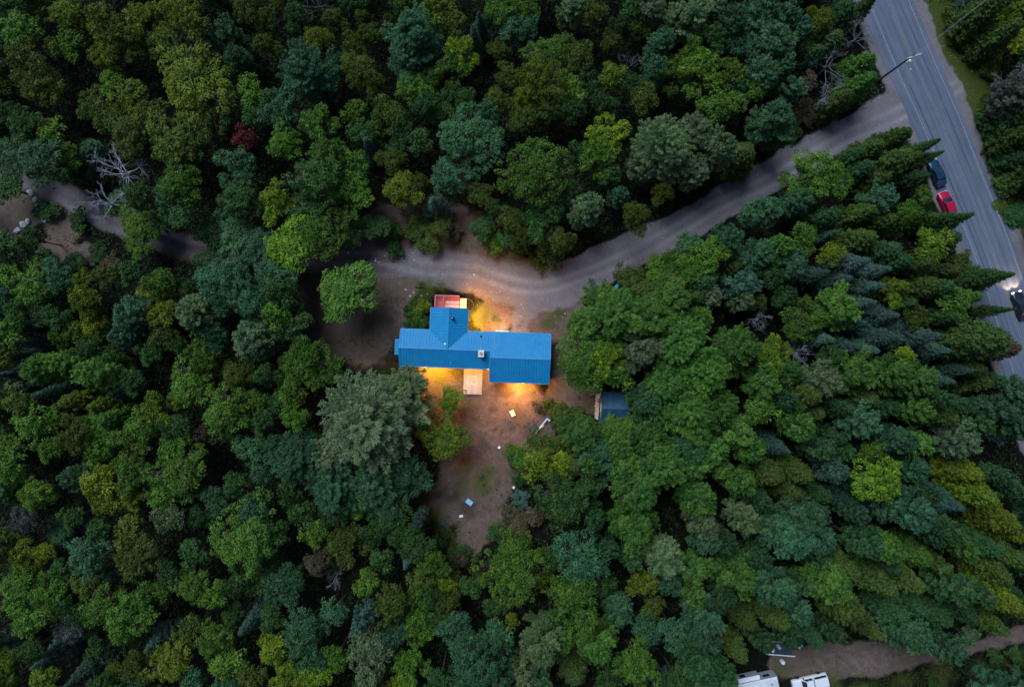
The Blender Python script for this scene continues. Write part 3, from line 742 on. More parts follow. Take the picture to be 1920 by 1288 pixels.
# cyan tarp bundle at the driveway edge, crumpled
tp = bmesh.new(); bmesh.ops.create_icosphere(tp, subdivisions=3, radius=1)
for v in tp.verts:
    q = v.co.copy(); nz = 0.75+0.5*vnoise(np.array([q.x*2.0+q.z]), np.array([q.y*2.0-q.z]), 0.5, 31)[0]
    v.co = Vector((q.x*1.15*nz, q.y*0.5*nz, max(0.0, 0.45+q.z*0.62*nz)))
me = bpy.data.meshes.new('tarp'); tp.to_mesh(me); tp.free(); me.materials.append(M['tarp'])
p = G(1150, 546); o = link('tarp_bundle', me, None, (p.x, p.y, 0), (0, 0, 0.9)); tag(o, 'crumpled cyan tarp bundle at the driveway edge under the trees', 'tarp')
# stones
def stone(px, py, r, label, group, mat='stone', seed=0):
    b = bmesh.new(); bmesh.ops.create_icosphere(b, subdivisions=2, radius=1); r_ = random.Random(seed)
    off = [r_.uniform(0, 9) for _ in range(3)]
    for v in b.verts:
        k = 0.82+0.36*vnoise(np.array([v.co.x*1.3+off[0]+v.co.z]), np.array([v.co.y*1.3+off[1]+v.co.z*0.7]), 0.8, 40)[0]
        v.co = Vector((v.co.x*k*r*r_.uniform(1.0, 1.04), v.co.y*k*r*0.82, (v.co.z*k*0.62+0.35)*r))
    me = bpy.data.meshes.new('boulder'); b.to_mesh(me); b.free(); me.materials.append(M[mat])
    p = G(px, py); o = link('boulder' if r > 0.25 else 'stone', me, None, (p.x, p.y, -0.05*r), (0, 0, r_.uniform(0, 6))); tag(o, label, 'rock', group); return o
for i, (x, y, r) in enumerate(((59,363,0.66),(67,375,0.48),(74,388,0.62),(45,422,0.62),(53,416,0.52),(34,433,0.58),(4,440,0.5),(86,413,0.6))):
    stone(x, y, r, ['large pale boulder at the top end of the row edging the small clearing', 'small pale boulder next to the large pale one', 'rounded boulder at the bend of the row edging the clearing',
                    'big rounded boulder of the touching pair at the clearing edge', 'smaller boulder of the touching pair at the clearing edge', 'grey boulder tucked against leafy tree below the pair',
                    'half hidden boulder at the foot of a dark green tree', 'dull grey boulder set back among low bushes'][i], 'boulders edging the small clearing', seed=i)
sl = [(706,486),(762,484),(703,489),(778,487),(650,473),(754,483),(712,492),(887,517),(975,569),(768,555),(776,550),(790,556),(758,545),(803,551),(1053,594),(1060,589),(1040,592),(720,478),(735,482)]
for i, (x, y) in enumerate(sl):
    near = 'on the driveway gravel' if y < 530 else ('in the planted bed by the house wing' if x < 820 else 'on bare earth near the house')
    stone(x+random.uniform(-3, 3), y+random.uniform(-2, 2), random.uniform(0.08, 0.20), 'small pale stone lying loose '+near, 'loose stones '+near, seed=50+i)
# little pale stake with a wire on the driveway's edge
p = G(1221, 503); q = G(1246, 489); st = empty('wire_stake', (p.x, p.y, 0)); tag(st, 'short white-capped stake with slack wire at driveway edge', 'stake')
MB().tube((0,0,0), (0,0,0.9), 0.03).build('stake', M['white'], st); MB().lathe([(0.12,0.85),(0.13,0.95),(0.05,1.0)], 10).build('stake_cap', M['white'], st)
dv = (q-p); MB().path([Vector((0,0,0.8)).lerp(Vector((dv.x,dv.y,0.3)), k/6)+Vector((0,0,-0.25*math.sin(math.pi*k/6))) for k in range(7)], 0.02, 5).build('wire', M['white'], st)

# ------------------------------------------------------------------ vehicles (local +x is forward)
def wheel(parent, x, y, r=0.33, w=0.22):
    t = MB().lathe([(r*0.62,-w/2),(r*0.95,-w/2),(r,-w*0.3),(r,w*0.3),(r*0.95,w/2),(r*0.62,w/2)], 20, (x, y, r), 'y').build('wheel', M['rubber'], parent)
    MB().lathe([(r*0.15,-w*0.47),(r*0.60,-w*0.40),(r*0.60,w*0.40),(r*0.15,w*0.47)], 14, (x, y, r), 'y').build('rim', M['rim'], t)

def body_sections(stations, W):
    """stations: (x, halfwidth factor, z bottom, z top, crown)"""
    out = []
    for x, wf, zb, zt, cr in stations:
        h = W*0.5*wf
        half = [(h*0.80, zb), (h*0.97, zb+0.10), (h, zb+(zt-zb)*0.45), (h*0.985, zb+(zt-zb)*0.72), (h*0.93, zt-0.07), (h*0.80, zt-0.01), (h*0.40, zt+cr)]
        ring = [(x, -y, z) for y, z in half[::-1]]
        ring = [(x, y, z) for y, z in half] + ring
        out.append(ring)
    return out

def car(name, loc, ang, L, W, H, paint, label, lit=False, group=None, hatch=False):
    r = empty(name, loc, ang); tag(r, label, 'car', group)
    h = L/2; hz = 0.92*H/1.46; tz = (1.0 if hatch else 0.96)*H/1.46
    st = [(-h,0.80,0.36,0.72,0.0),(-h+0.10,0.90,0.24,tz-0.10,0.01),(-h+0.35,0.97,0.20,tz,0.02),(-h*0.55,1.0,0.19,tz+0.02,0.02),(0,1.0,0.18,tz,0.02),(h*0.42,1.0,0.18,hz+0.06,0.03),
          (h*0.62,0.985,0.18,hz,0.03),(h-0.35,0.95,0.20,hz-0.10,0.02),(h-0.10,0.86,0.26,hz-0.20,0.01),(h,0.74,0.38,0.62,0.0)]
    MB().loft(body_sections(st, W)).build('body', paint, r, smooth=True)
    # cabin: a closed tapering frame, panes set slightly proud
    xa, xb = (-h+0.25 if hatch else -h*0.72), h*0.50; ra, rb = (-h*0.62 if hatch else -h*0.46), h*0.10
    wb_, wt = W*0.46, W*0.355; zb, zt = tz-0.03, H-0.04
    cab = [[(xa,-wb_,zb),(xa,wb_,zb),(xb,wb_*0.97,zb),(xb,-wb_*0.97,zb)], [(ra,-wt,zt),(ra,wt,zt),(rb,wt,zt),(rb,-wt,zt)]]
    MB().loft([cab[0], cab[1]]).build('cabin_frame', paint, r)
    rl = [[(ra-0.02,-wt,zt),(ra-0.02,wt,zt),(rb+0.02,wt,zt),(rb+0.02,-wt,zt)], [(ra+0.12,-wt*0.86,zt+0.05),(ra+0.12,wt*0.86,zt+0.05),(rb-0.14,wt*0.86,zt+0.05),(rb-0.14,-wt*0.86,zt+0.05)]]
    MB().loft(rl).build('roof', paint, r)
    def pane(nm, q, u0, u1, v0, v1):
        A, B, C, D = (Vector(p) for p in q)       # A,B bottom edge; C,D top edge above B,A
        f = lambda u, v: (A.lerp(B, u)).lerp(D.lerp(C, u), v)
        n_ = (B-A).cross(D-A).normalized(); ctr = Vector((0, 0, zb+0.1))
        if n_.dot(f(0.5, 0.5)-ctr) < 0: n_ = -n_
        MB().prism([f(u0,v0)-n_*0.01, f(u1,v0)-n_*0.01, f(u1,v1)-n_*0.01, f(u0,v1)-n_*0.01], n_*0.018).build(nm, M['glass'], r)
    a, b = cab
    pane('windscreen', (a[3], a[2], b[2], b[3]), 0.06, 0.94, 0.06, 0.95); pane('rear_window', (a[1], a[0], b[0], b[1]), 0.10, 0.90, 0.12, 0.92)
    for s, (i, j) in ((1, (1, 2)), (-1, (0, 3))):
        q = (a[i], a[j], b[j], b[i])
        pane('side_window', q, 0.10, 0.48, 0.14, 0.90); pane('side_window', q, 0.52, 0.90, 0.14, 0.90)
    for s in (-1, 1):
        wheel(r, h*0.60, s*(W/2-0.12)); wheel(r, -h*0.60, s*(W/2-0.12))
        MB().box(h-0.16, h-0.005, s*W*0.32-0.17, s*W*0.32+0.17, 0.60, 0.71).build('headlight', M['headlight'] if lit else M['headoff'], r, bevel=0.02)
        MB().box(-h+0.01, -h+0.16, s*W*0.36-0.13, s*W*0.36+0.13, 0.68, 0.84).build('tail_light', M['tail'], r, bevel=0.02)
        MB().box(h*0.36, h*0.36+0.12, s*(W/2+0.09)-0.08, s*(W/2+0.09)+0.08, zb+0.02, zb+0.15).build('wing_mirror', paint, r, bevel=0.02)
        if lit:
            sp = bpy.data.lights.new('headlight_beam', 'SPOT'); sp.energy = 300; sp.color = (1.0, 0.72, 0.45); sp.spot_size = math.radians(95); sp.spot_blend = 0.8; sp.shadow_soft_size = 0.08
            so = bpy.data.objects.new('headlight_beam', sp); COL.objects.link(so); so.parent = r; so.location = (h+0.05, s*W*0.32, 0.66); so.rotation_euler = (0, math.radians(-78), 0)
    MB().box(h-0.04, h+0.03, -0.5, 0.5, 0.36, 0.46).build('number_plate', M['white'], r); MB().box(-h-0.03, -h+0.04, -0.3, 0.3, 0.5, 0.62).build('number_plate', M['white'], r)
    return r
def road_pose(px, py):
    p = G(px, py); i = int(np.argmin(np.hypot(RC[:, 0]-p.x, RC[:, 1]-p.y))); return p, math.atan2(T[i][1], T[i][0])
p, a = road_pose(1752, 327); car('parked_car', (p.x, p.y, 0.03), a+math.pi, 4.5, 1.82, 1.46, M['bluepaint'], 'dark blue car parked on the road shoulder under the spruces', group='cars parked on the road shoulder')
p, a = road_pose(1771, 385); car('parked_car', (p.x, p.y, 0.03), a+math.pi, 4.3, 1.82, 1.5, M['redpaint'], 'crimson red hatchback parked on the road shoulder', hatch=True, group='cars parked on the road shoulder')
p, a = road_pose(1908, 573); car('driven_car', (p.x, p.y, 0.05), a+math.pi, 4.6, 1.84, 1.46, M['darkpaint'], 'dark car driving along the paved road with its headlights on', lit=True)

# white pickup with a canopy over its bed
p = G(1519, 1279, 0.9); tr = empty('pickup_truck', (p.x, p.y, 0.03), math.radians(180+13)); tag(tr, 'white pickup truck with windowed bed canopy parked on the dirt lane', 'pickup truck')
Lp, Wp = 5.7, 1.95; h = Lp/2
MB().loft(body_sections([(-h,0.9,0.42,0.95,0.0),(-h+0.08,0.97,0.36,1.08,0),(-h*0.3,1,0.32,1.10,0.0),(h*0.3,1,0.30,1.12,0.02),(h*0.42,0.99,0.30,1.12,0.03),(h-0.3,0.96,0.32,1.04,0.03),(h-0.08,0.9,0.36,0.92,0.01),(h,0.82,0.42,0.75,0)], Wp)).build('body', M['whitepaint'], tr, smooth=False)
def tpane(nm, pts, off): MB().prism(pts, off).build(nm, M['glass'], tr)
c0 = [(-0.35,-0.86,1.08),(-0.35,0.86,1.08),(1.45,0.84,1.08),(1.45,-0.84,1.08)]; c1 = [(-0.28,-0.72,1.76),(-0.28,0.72,1.76),(0.75,0.70,1.76),(0.75,-0.70,1.76)]
MB().loft([c0, c1]).build('cab', M['whitepaint'], tr)
k0 = [(-2.78,-0.86,1.06),(-2.78,0.86,1.06),(-0.42,0.86,1.06),(-0.42,-0.86,1.06)]; k1 = [(-2.66,-0.74,1.80),(-2.66,0.74,1.80),(-0.48,0.74,1.80),(-0.48,-0.74,1.80)]
MB().loft([k0, k1]).build('bed_canopy', M['whitepaint'], tr)
def quadpane(nm, A, B, C, D, u0, u1, v0, v1, ctr):
    A, B, C, D = map(Vector, (A, B, C, D)); f = lambda u, v: (A.lerp(B, u)).lerp(D.lerp(C, u), v)
    n_ = (B-A).cross(D-A).normalized()
    if n_.dot(f(.5, .5)-Vector(ctr)) < 0: n_ = -n_
    MB().prism([f(u0,v0)-n_*0.01, f(u1,v0)-n_*0.01, f(u1,v1)-n_*0.01, f(u0,v1)-n_*0.01], n_*0.02).build(nm, M['glass'], tr)
quadpane('windscreen', c0[3], c0[2], c1[2], c1[3], 0.06, 0.94, 0.08, 0.94, (0.4,0,1.2))
for i, j in ((1,2),(0,3)):
    quadpane('side_window', c0[i], c0[j], c1[j], c1[i], 0.06, 0.42, 0.15, 0.88, (0.4,0,1.2)); quadpane('side_window', c0[i], c0[j], c1[j], c1[i], 0.47, 0.88, 0.15, 0.88, (0.4,0,1.2))
    quadpane('canopy_window', k0[i], k0[j], k1[j], k1[i], 0.08, 0.92, 0.25, 0.85, (-1.6,0,1.2))
for s in (-1, 1):
    wheel(tr, 1.75, s*0.86, 0.38, 0.25); wheel(tr, -1.7, s*0.86, 0.38, 0.25)
    MB().box(h-0.12, h-0.02, s*0.68-0.14, s*0.68+0.14, 0.66, 0.82).build('headlight', M['headoff'], tr); MB().box(-h-0.01, -h+0.06, s*0.82-0.06, s*0.82+0.06, 0.68, 1.0).build('tail_light', M['tail'], tr)
    MB().box(1.0, 1.14, s*1.05-0.1, s*1.05+0.1, 1.1, 1.32).build('wing_mirror', M['black'], tr)
MB().box(h-0.03, h+0.12, -0.92, 0.92, 0.42, 0.58).build('bumper', M['chrome'], tr, bevel=0.02); MB().box(-h-0.14, -h+0.02, -0.9, 0.9, 0.46, 0.62).build('bumper', M['chrome'], tr, bevel=0.02)

# white camper with slide-out
ca = math.radians(12); p = G(1422, 1276.5, 3.0); cp = empty('camper', (p.x, p.y, 0), ca)
tag(cp, 'white camper trailer with grey side wall and slide-out parked beside the pickup', 'camper')
y1 = 0.0; y0 = -2.5
MB().loft([[(-3.6,y0,0.5),(-3.6,y1,0.5),(-3.6,y1,2.85),(-3.6,y0,2.85)],[(3.05,y0,0.5),(3.05,y1,0.5),(3.05,y1,2.85),(3.05,y0,2.85)],[(3.3,y0+0.12,0.8),(3.3,y1-0.12,0.8),(3.3,y1-0.12,2.4),(3.3,y0+0.12,2.4)]]).build('body', M['grey'], cp)
MB().loft([[(-3.62,y0-0.02,2.852),(-3.62,y1+0.02,2.852),(3.08,y1+0.02,2.852),(3.08,y0-0.02,2.852)],[(-3.5,y0+0.1,2.97),(-3.5,y1-0.1,2.97),(2.96,y1-0.1,2.97),(2.96,y0+0.1,2.97)]]).build('roof', M['greyroof'], cp)
so = MB().box(-3.1, 0.45, 0.003, 0.62, 0.9, 2.42).build('slide_out', M['grey'], cp)
MB().box(-3.14, 0.49, -0.0+0.004, 0.66, 2.422, 2.50).build('slide_out_roof', M['whitepaint'], so)
MB().box(-2.5, -1.6, 0.622, 0.645, 1.35, 2.15).build('window', M['glass'], so)
MB().box(1.15, 2.15, 0.003, 0.03, 1.5, 2.2).build('window', M['glass'], cp); MB().box(3.0, 3.06, -0.1, -0.02, 0.6, 2.84).build('corner_trim', M['white'], cp)
MB().box(2.8, 2.92, -2.35, -0.1, 2.972, 3.0).build('roof_rail', M['white'], cp)
MB().lathe([(0.20,2.96),(0.20,3.10),(0.13,3.16)], 14, (2.0,-0.95,0)).build('roof_vent', M['grey'], cp); MB().box(-0.9, 0.0, -1.6, -0.8, 2.972, 3.25).build('air_conditioner', M['white'], cp, bevel=0.06)
for x in (-0.5, 0.45): wheel(cp, x, -0.16, 0.36, 0.22); wheel(cp, x, -2.34, 0.36, 0.22)
MB().box(3.3, 4.3, -1.30, -1.20, 0.45, 0.55).build('hitch', M['black'], cp)

# dark utility trailer with a white side rail, loaded
p, q = G(1436, 1225.5, 0.9), G(1491, 1230, 0.9); d = q-p; ut = empty('utility_trailer', (p.x, p.y, 0), math.atan2(d.y, d.x)); Lt = d.length
tag(ut, 'dark flat utility trailer with white side rail under the trees by the camper', 'trailer')
MB().box(0, Lt-0.4, 0.05, 2.0, 0.5, 0.6).build('bed', M['navy'], ut); MB().box(0, Lt, -0.10, 0.045, 0.78, 0.92).build('side_rail', M['white'], ut); MB().box(0, Lt-0.4, 2.0, 2.1, 0.6, 0.9).build('side_rail', M['grey'], ut)
for x in (0.2, Lt*0.5, Lt-0.6): MB().box(x, x+0.06, -0.06, 0.0, 0.5, 0.78).build('rail_post', M['white'], ut)
for y in (0.0, 2.0): wheel(ut, Lt*0.45, y-0.14 if y == 0 else y+0.14, 0.32, 0.2)
MB().box(Lt-0.4, Lt+0.7, 0.95, 1.05, 0.45, 0.55).build('hitch', M['black'], ut)
for x, y, s, nm, mt in ((1.2,0.55,0.2,'crate','white'),(2.0,1.3,0.32,'crate','palewood'),(0.6,1.2,0.26,'crate','paleblue')):
    w_ = ut.matrix_basis @ Vector((x, y, 0.601)); o = MB().box(-s*1.3, s*1.3, -s*0.8, s*0.8, 0, s*1.2).build(nm, M[mt], None, bevel=0.02, loc=w_, rot=(0,0,0.2+x)); tag(o, {'white':'white crate on the dark utility trailer','palewood':'large tan wooden crate on the dark utility trailer','paleblue':'pale blue crate on the dark utility trailer'}[mt], 'crate', 'crates on the trailer')
p = G(1465, 1238); o = MB().lathe([(0.30,0),(0.36,0.1),(0.36,0.75),(0.26,0.92),(0.10,0.96),(0.10,1.06)], 18).build('gas_tank', M['white'], None, smooth=False, loc=(p.x, p.y, 0)); tag(o, 'white round-topped gas tank standing between trailer and camper', 'tank')
p = G(1498, 1209); ch_ = empty('lawn_chair', (p.x, p.y, 0), 0.6); tag(ch_, 'pale blue slatted lawn chair at the edge of the dirt lane', 'chair')
for i in range(4): MB().box(-0.3, 0.3, -0.28+i*0.15, -0.17+i*0.15, 0.40, 0.43).build('seat_slat', M['paleblue'], ch_)
for i in range(4): MB().box(-0.28+i*0.15, -0.17+i*0.15, 0.32, 0.36, 0.43, 1.0).build('back_slat', M['paleblue'], ch_)
for s in (-1, 1):
    for y in (-0.24, 0.30): MB().box(s*0.32-0.02, s*0.32+0.02, y-0.02, y+0.02, 0, 0.62).build('leg', M['white'], ch_)
    MB().box(s*0.32-0.05, s*0.32+0.05, -0.3, 0.34, 0.62, 0.65).build('armrest', M['paleblue'], ch_)

# ------------------------------------------------------------------ utility pole with wires
p = G(1646, 152); up = empty('utility_pole', (p.x, p.y, 0)); tag(up, 'tall dark wooden utility pole with white crossarm leaning out over road edge', 'pole'); up['label'] = 'tall dark wooden utility pole with pale crossarm at the driveway mouth'
PH = 10.2
MB().tube((0,0,0), (0,0,PH), 0.19, 0.13, 10).build('pole', M['wood'], up)
ax = Vector((27, 9, 0)).normalized(); za = PH-0.45
am = MB(); am.prism([ax*-1.15+Vector((0.15,-0.15,za)), ax*1.15+Vector((0.15,-0.15,za)), ax*1.15+Vector((0.22,-0.02,za)), ax*-1.15+Vector((0.22,-0.02,za))], (0,0,0.12)); am.build('crossarm', M['white'], up)
for s in (-1.0, -0.45, 0.45, 1.0): MB().lathe([(0.05,0),(0.07,0.08),(0.04,0.2)], 8, tuple(ax*s+Vector((0.18,-0.08,za+0.12)))).build('insulator', M['stone'], up)
MB().lathe([(0.2,za-1.6),(0.24,za-1.5),(0.24,za-0.75),(0.1,za-0.65)], 14, (0.05,-0.42,0)).build('transformer', M['white'], up)
MB().path([Vector((0,-0.1,za-2.2)), Vector((0.5,-0.9,za-1.9)), Vector((0.75,-1.2,za-1.95))], 0.03, 6).build('lamp_arm', M['grey'], up)
MB().lathe([(0.14,-0.1),(0.16,0.0),(0.05,0.1)], 10, (0.78,-1.25,za-1.95)).build('lamp_head', M['white'], up)
def cable(a, b, sag, r=0.028):
    a, b = Vector(a), Vector(b); return [a.lerp(b, t)-Vector((0,0,sag*4*t*(1-t))) for t in np.linspace(0, 1, 28)]
top = Vector((p.x, p.y, 0)); far = G(1990, -110, 9.3)
for i, s in enumerate((-0.45, 0.45)):
    A = top+ax*s*0.6+Vector((0.18,-0.08,PH-0.2-i*0.35)); B = Vector((far.x, far.y, 9.4-i*0.3))+ax*s*0.25
    o = MB().path(cable(A, B, 0.45), 0.013, 5).build('power_line', M['wire'], None)
    tag(o, ['thin power line crossing the road from the utility pole, upper strand', 'thin power line crossing the road from the utility pole, second strand', 'lowest thin cable crossing the road from the utility pole'][i], 'power line', 'wires over the road')
u2 = empty('utility_pole', (far.x, far.y, 0)); tag(u2, 'wooden utility pole standing in the trees across the paved road', 'pole'); MB().tube((0,0,0), (0,0,9.6), 0.18, 0.13, 10).build('pole', M['wood'], u2)
p = G(1652, 166); sg = empty('marker_post', (p.x, p.y, 0), 0.5); tag(sg, 'short dark marker post with white band at the driveway mouth', 'post')
MB().tube((0,0,0), (0,0,1.3), 0.06, 0.05).build('post', M['wood'], sg); MB().lathe([(0.075,0.25),(0.075,0.55)], 10).build('band', M['white'], sg); MB().box(-0.22,0.22,-0.08,-0.055,1.0,1.35).build('marker_plate', M['black'], sg)

# ------------------------------------------------------------------ tree prototypes (numpy leaf geometry)
def unit(v): return v/np.maximum(np.linalg.norm(v, axis=-1, keepdims=True), 1e-9)

def leaf_quads(C, Nn, Tn, Ln, Wn):
    """rhombic leaves: centre, normal, long axis, length, width -> verts (4n,3)"""
    Tn = unit(Tn-Nn*(Tn*Nn).sum(1, keepdims=True)); B = np.cross(Nn, Tn)
    L = np.asarray(Ln).reshape(-1, 1)*0.5; W = np.asarray(Wn).reshape(-1, 1)*0.5
    V = np.empty((len(C), 4, 3)); V[:, 0] = C-Tn*L; V[:, 1] = C+B*W-Tn*L*0.1; V[:, 2] = C+Tn*L; V[:, 3] = C-B*W-Tn*L*0.1
    return V.reshape(-1, 3)

def crown_mesh(name, V, var, mat):
    n = len(V)//4
    return npmesh(name, V, np.arange(n*4).reshape(n, 4), mat, {'var': np.repeat(var, 4)})

class Tubes:
    def __init__(s): s.V, s.F, s.n = [], [], 0
    def add(s, p, q, r0, r1, k=5):
        p, q = np.asarray(p, float), np.asarray(q, float); d = q-p; L = np.linalg.norm(d)
        if L < 1e-6: return
        d /= L; a = np.cross(d, (0.3, 0.9, 0.1)); a /= np.linalg.norm(a); b = np.cross(d, a)
        t = np.arange(k)*2*np.pi/k; ring = np.cos(t)[:, None]*a+np.sin(t)[:, None]*b
        s.V += [p+ring*r0, q+ring*r1]
        i = np.arange(k); j = (i+1) % k
        s.F.append(np.stack([i, j, j+k, i+k], 1)+s.n); s.n += 2*k
    def mesh(s, name, mat): return npmesh(name, np.vstack(s.V), np.vstack(s.F), mat, smooth=True)

def outline(r, k=4):
    """random lobed outline as a function of azimuth"""
    ph = r.uniform(0, 2*np.pi, k); am = r.uniform(0.03, 0.13, k)/np.sqrt(np.arange(1, k+1))
    return lambda th: 1+sum(a*np.cos((i+2)*th+p) for i, (a, p) in enumerate(zip(am, ph)))

def broadleaf(seed, R, H, leaf=0.34, rc=0.95, dens=1.0, flat=0.72, spray=0.5, jit=0.55):
    """lobed crown: clumps over a dome, each clump a puff of leaves drooping outward"""
    r = np.random.default_rng(seed); f = outline(r)
    Rz = R*flat; zc = H-Rz
    ncl = int(4.2*(R/rc)**2)+10
    # sub-crowns: a few big limbs give light and dark masses
    nl = max(4, int(R*1.6)); la = np.arange(nl)*2*np.pi/nl+r.uniform(-0.4, 0.4, nl); lr = R*r.uniform(0.42, 0.66, nl)
    LC = np.stack([lr*np.cos(la)*f(la), lr*np.sin(la)*f(la), zc+Rz*r.uniform(-0.08, 0.52, nl)], 1)
    LC = np.vstack([LC, [[r.normal()*R*0.12, r.normal()*R*0.12, zc+Rz*0.42]]]); LR = np.append(r.uniform(0.30, 0.43, nl)*R, R*0.44)
    C, D = [], []
    for q in range(ncl):
        k = r.integers(len(LC)) if r.random() > 0.16 else len(LC)-1
        d = r.normal(size=3); d[2] = abs(d[2])*0.9-0.25+r.random()*0.25; d /= np.linalg.norm(d)
        C.append(LC[k]+d*LR[k]*np.array([1, 1, 0.8])*(r.uniform(0.68, 1.06) if r.random() > 0.12 else r.uniform(1.06, 1.32))); D.append(d)
    C, D = np.array(C), np.array(D)
    # keep clumps that are not buried deep inside another limb
    dist = np.min([np.linalg.norm((C-c)/np.array([1, 1, 0.85]), axis=1)/l for c, l in zip(LC, LR)], axis=0); keep = dist > 0.62
    C, D = C[keep], D[keep]
    V, var = [], []
    tb = Tubes(); tb.add((0, 0, 0), (0, 0, zc*0.6), 0.035*R+0.07, 0.028*R+0.05, 8); tb.add((0, 0, zc*0.6), (LC[-1][0], LC[-1][1], H-Rz*0.35), 0.028*R+0.05, 0.03, 7)
    for c in LC[:-1]:
        m = np.array([c[0]*0.35, c[1]*0.35, zc*0.62+c[2]*0.25]); tb.add((0, 0, zc*0.55), m, 0.05+0.012*R, 0.05+0.008*R, 6); tb.add(m, c, 0.05+0.008*R, 0.03, 5)
    for c, d in zip(C, D):
        s = rc*r.uniform(0.65, 1.25); n = max(8, int(dens*95*(s/0.95)**2*(0.34/leaf)**2))
        k = int(np.argmin(np.linalg.norm(LC-c, axis=1)))
        tb.add(LC[k], c, 0.03, 0.015, 3)
        e = r.normal(size=(n, 3)); e = unit(e); up = unit(d*0.55+np.array([0, 0, 0.75]))
        neg = (e@up) < -0.15; e[neg] *= -1
        rad = s*(1-0.45*r.random(n)**1.6)
        sc = np.array([1.0, 1.0, 0.68])
        P = c+e*rad[:, None]*sc
        out = unit(np.array([c[0], c[1], 0.001])); T_ = unit(e*0.6+out*spray+np.array([0, 0, -0.35])+r.normal(size=(n, 3))*0.4)
        Nn = unit(e/sc*0.8+np.array([0, 0, 0.45])+r.normal(size=(n, 3))*jit)
        P += T_*r.uniform(0, 0.35, n)[:, None]*s*0.6*spray
        L = leaf*r.uniform(0.7, 1.35, n)
        V.append(leaf_quads(P, Nn, T_, L, L*r.uniform(0.40, 0.66, n)))
        var.append(np.clip(0.5+r.normal()*0.20+r.normal(size=n)*0.12, 0, 1))
    return crown_mesh('crown', np.vstack(V), np.concatenate(var), M['leaf']), tb.mesh('trunk', M['bark'])

def plume(r, V, var, base, d, L, wid, nl, nw, step, vb, droop=0.0, needles=7, lift=0.35):
    """one conifer branch: a feather of needle sprays along its outer part"""
    side = np.cross(d, (0, 0, 1)); side /= np.linalg.norm(side)+1e-9
    ns = max(3, int(L/step)); P, T_, Nn, Ls, Ws = [], [], [], [], []
    for i in range(ns):
        t = 0.22+0.80*(i+r.random())/ns
        c = base+d*L*t+np.array([0, 0, lift*L*t*t-droop*L*t*(1.0)])
        wl = wid*L*(1-abs(2*t-1.15)**1.5)*0.5+0.08
        m = needles
        u = r.uniform(-1, 1, m)
        q = c+side*(u*wl)[:, None]+r.normal(size=(m, 3))*np.array([0.07, 0.07, 0.10])+np.array([0, 0, 1])*(-0.10*abs(u)*wl)[:, None]
        tt = unit(d*0.75+side*(u*0.9)[:, None]+np.array([0, 0, 0.25])+r.normal(size=(m, 3))*0.30)
        P.append(q); T_.append(tt); Nn.append(unit(np.array([0, 0, 1.0])+side*(u*0.8)[:, None]+d*0.35*t+r.normal(size=(m, 3))*0.6))
        Ls.append(nl*r.uniform(0.6, 1.3, m)); Ws.append(nw*r.uniform(0.7, 1.3, m))
    P, T_, Nn = np.vstack(P), np.vstack(T_), np.vstack(Nn)
    V.append(leaf_quads(P, Nn, T_, np.concatenate(Ls), np.concatenate(Ws)))
    var.append(np.clip(vb+r.normal(size=len(P))*0.14, 0, 1))

def pine(seed, R, H, whorl=1.25, nb=6, nl=0.50, nw=0.12, dome=0.55, needles=8):
    """white pine: whorls of upswept feathery plumes, broad irregular top"""
    r = np.random.default_rng(seed); f = outline(r, 5); V, var = [], []
    tb = Tubes(); tb.add((0, 0, 0), (0, 0, H*0.5), 0.02*H+0.03, 0.014*H+0.02, 8); tb.add((0, 0, H*0.5), (0, 0, H-0.3), 0.014*H+0.02, 0.02, 6)
    z = H*0.34; k = 0
    while z < H-0.35:
        t = (z-H*0.34)/(H*0.66); prof = (1-t**1.9)**0.75*(0.72+0.28*min(1, t/0.25)); n = nb if t < 0.85 else 4
        a0 = r.uniform(0, 6.28)
        for j in range(n):
            a = a0+j*2*np.pi/n+r.normal()*0.22; L = R*prof*f(a)*r.uniform(0.72, 1.12)+0.35
            el = 0.05+0.55*t+r.normal()*0.08; d = np.array([np.cos(a)*np.cos(el), np.sin(a)*np.cos(el), np.sin(el)]); b = np.array([0, 0, z+r.normal()*0.15])
            vb = 0.5+r.normal()*0.17
            plume(r, V, var, b, d, L, 0.30, nl, nw, 0.16, vb, 0.10, needles, 0.26)
            for s in (-1, 1):            # side plumes
                if L > 1.3:
                    a2 = a+s*r.uniform(0.35, 0.6); d2 = np.array([np.cos(a2)*np.cos(el), np.sin(a2)*np.cos(el), np.sin(el)+0.05])
                    plume(r, V, var, b+d*L*r.uniform(0.3, 0.5)+np.array([0, 0, 0.02*L]), d2, L*0.55, 0.36, nl, nw, 0.17, vb+r.normal()*0.10, 0.08, needles, 0.32)
            tb.add(b, b+d*L*0.8+np.array([0, 0, 0.05*L]), 0.05, 0.015, 4)
        z += whorl*r.uniform(0.75, 1.2)*(1-0.35*t)
    plume(r, V, var, np.array([0, 0, H-0.7]), np.array([0.05, 0.05, 0.99]), 0.7, 0.5, nl*0.7, nw, 0.08, 0.55, 0, needles, 0.0)
    return crown_mesh('crown', np.vstack(V), np.concatenate(var), M['needle']), tb.mesh('trunk', M['bark'])

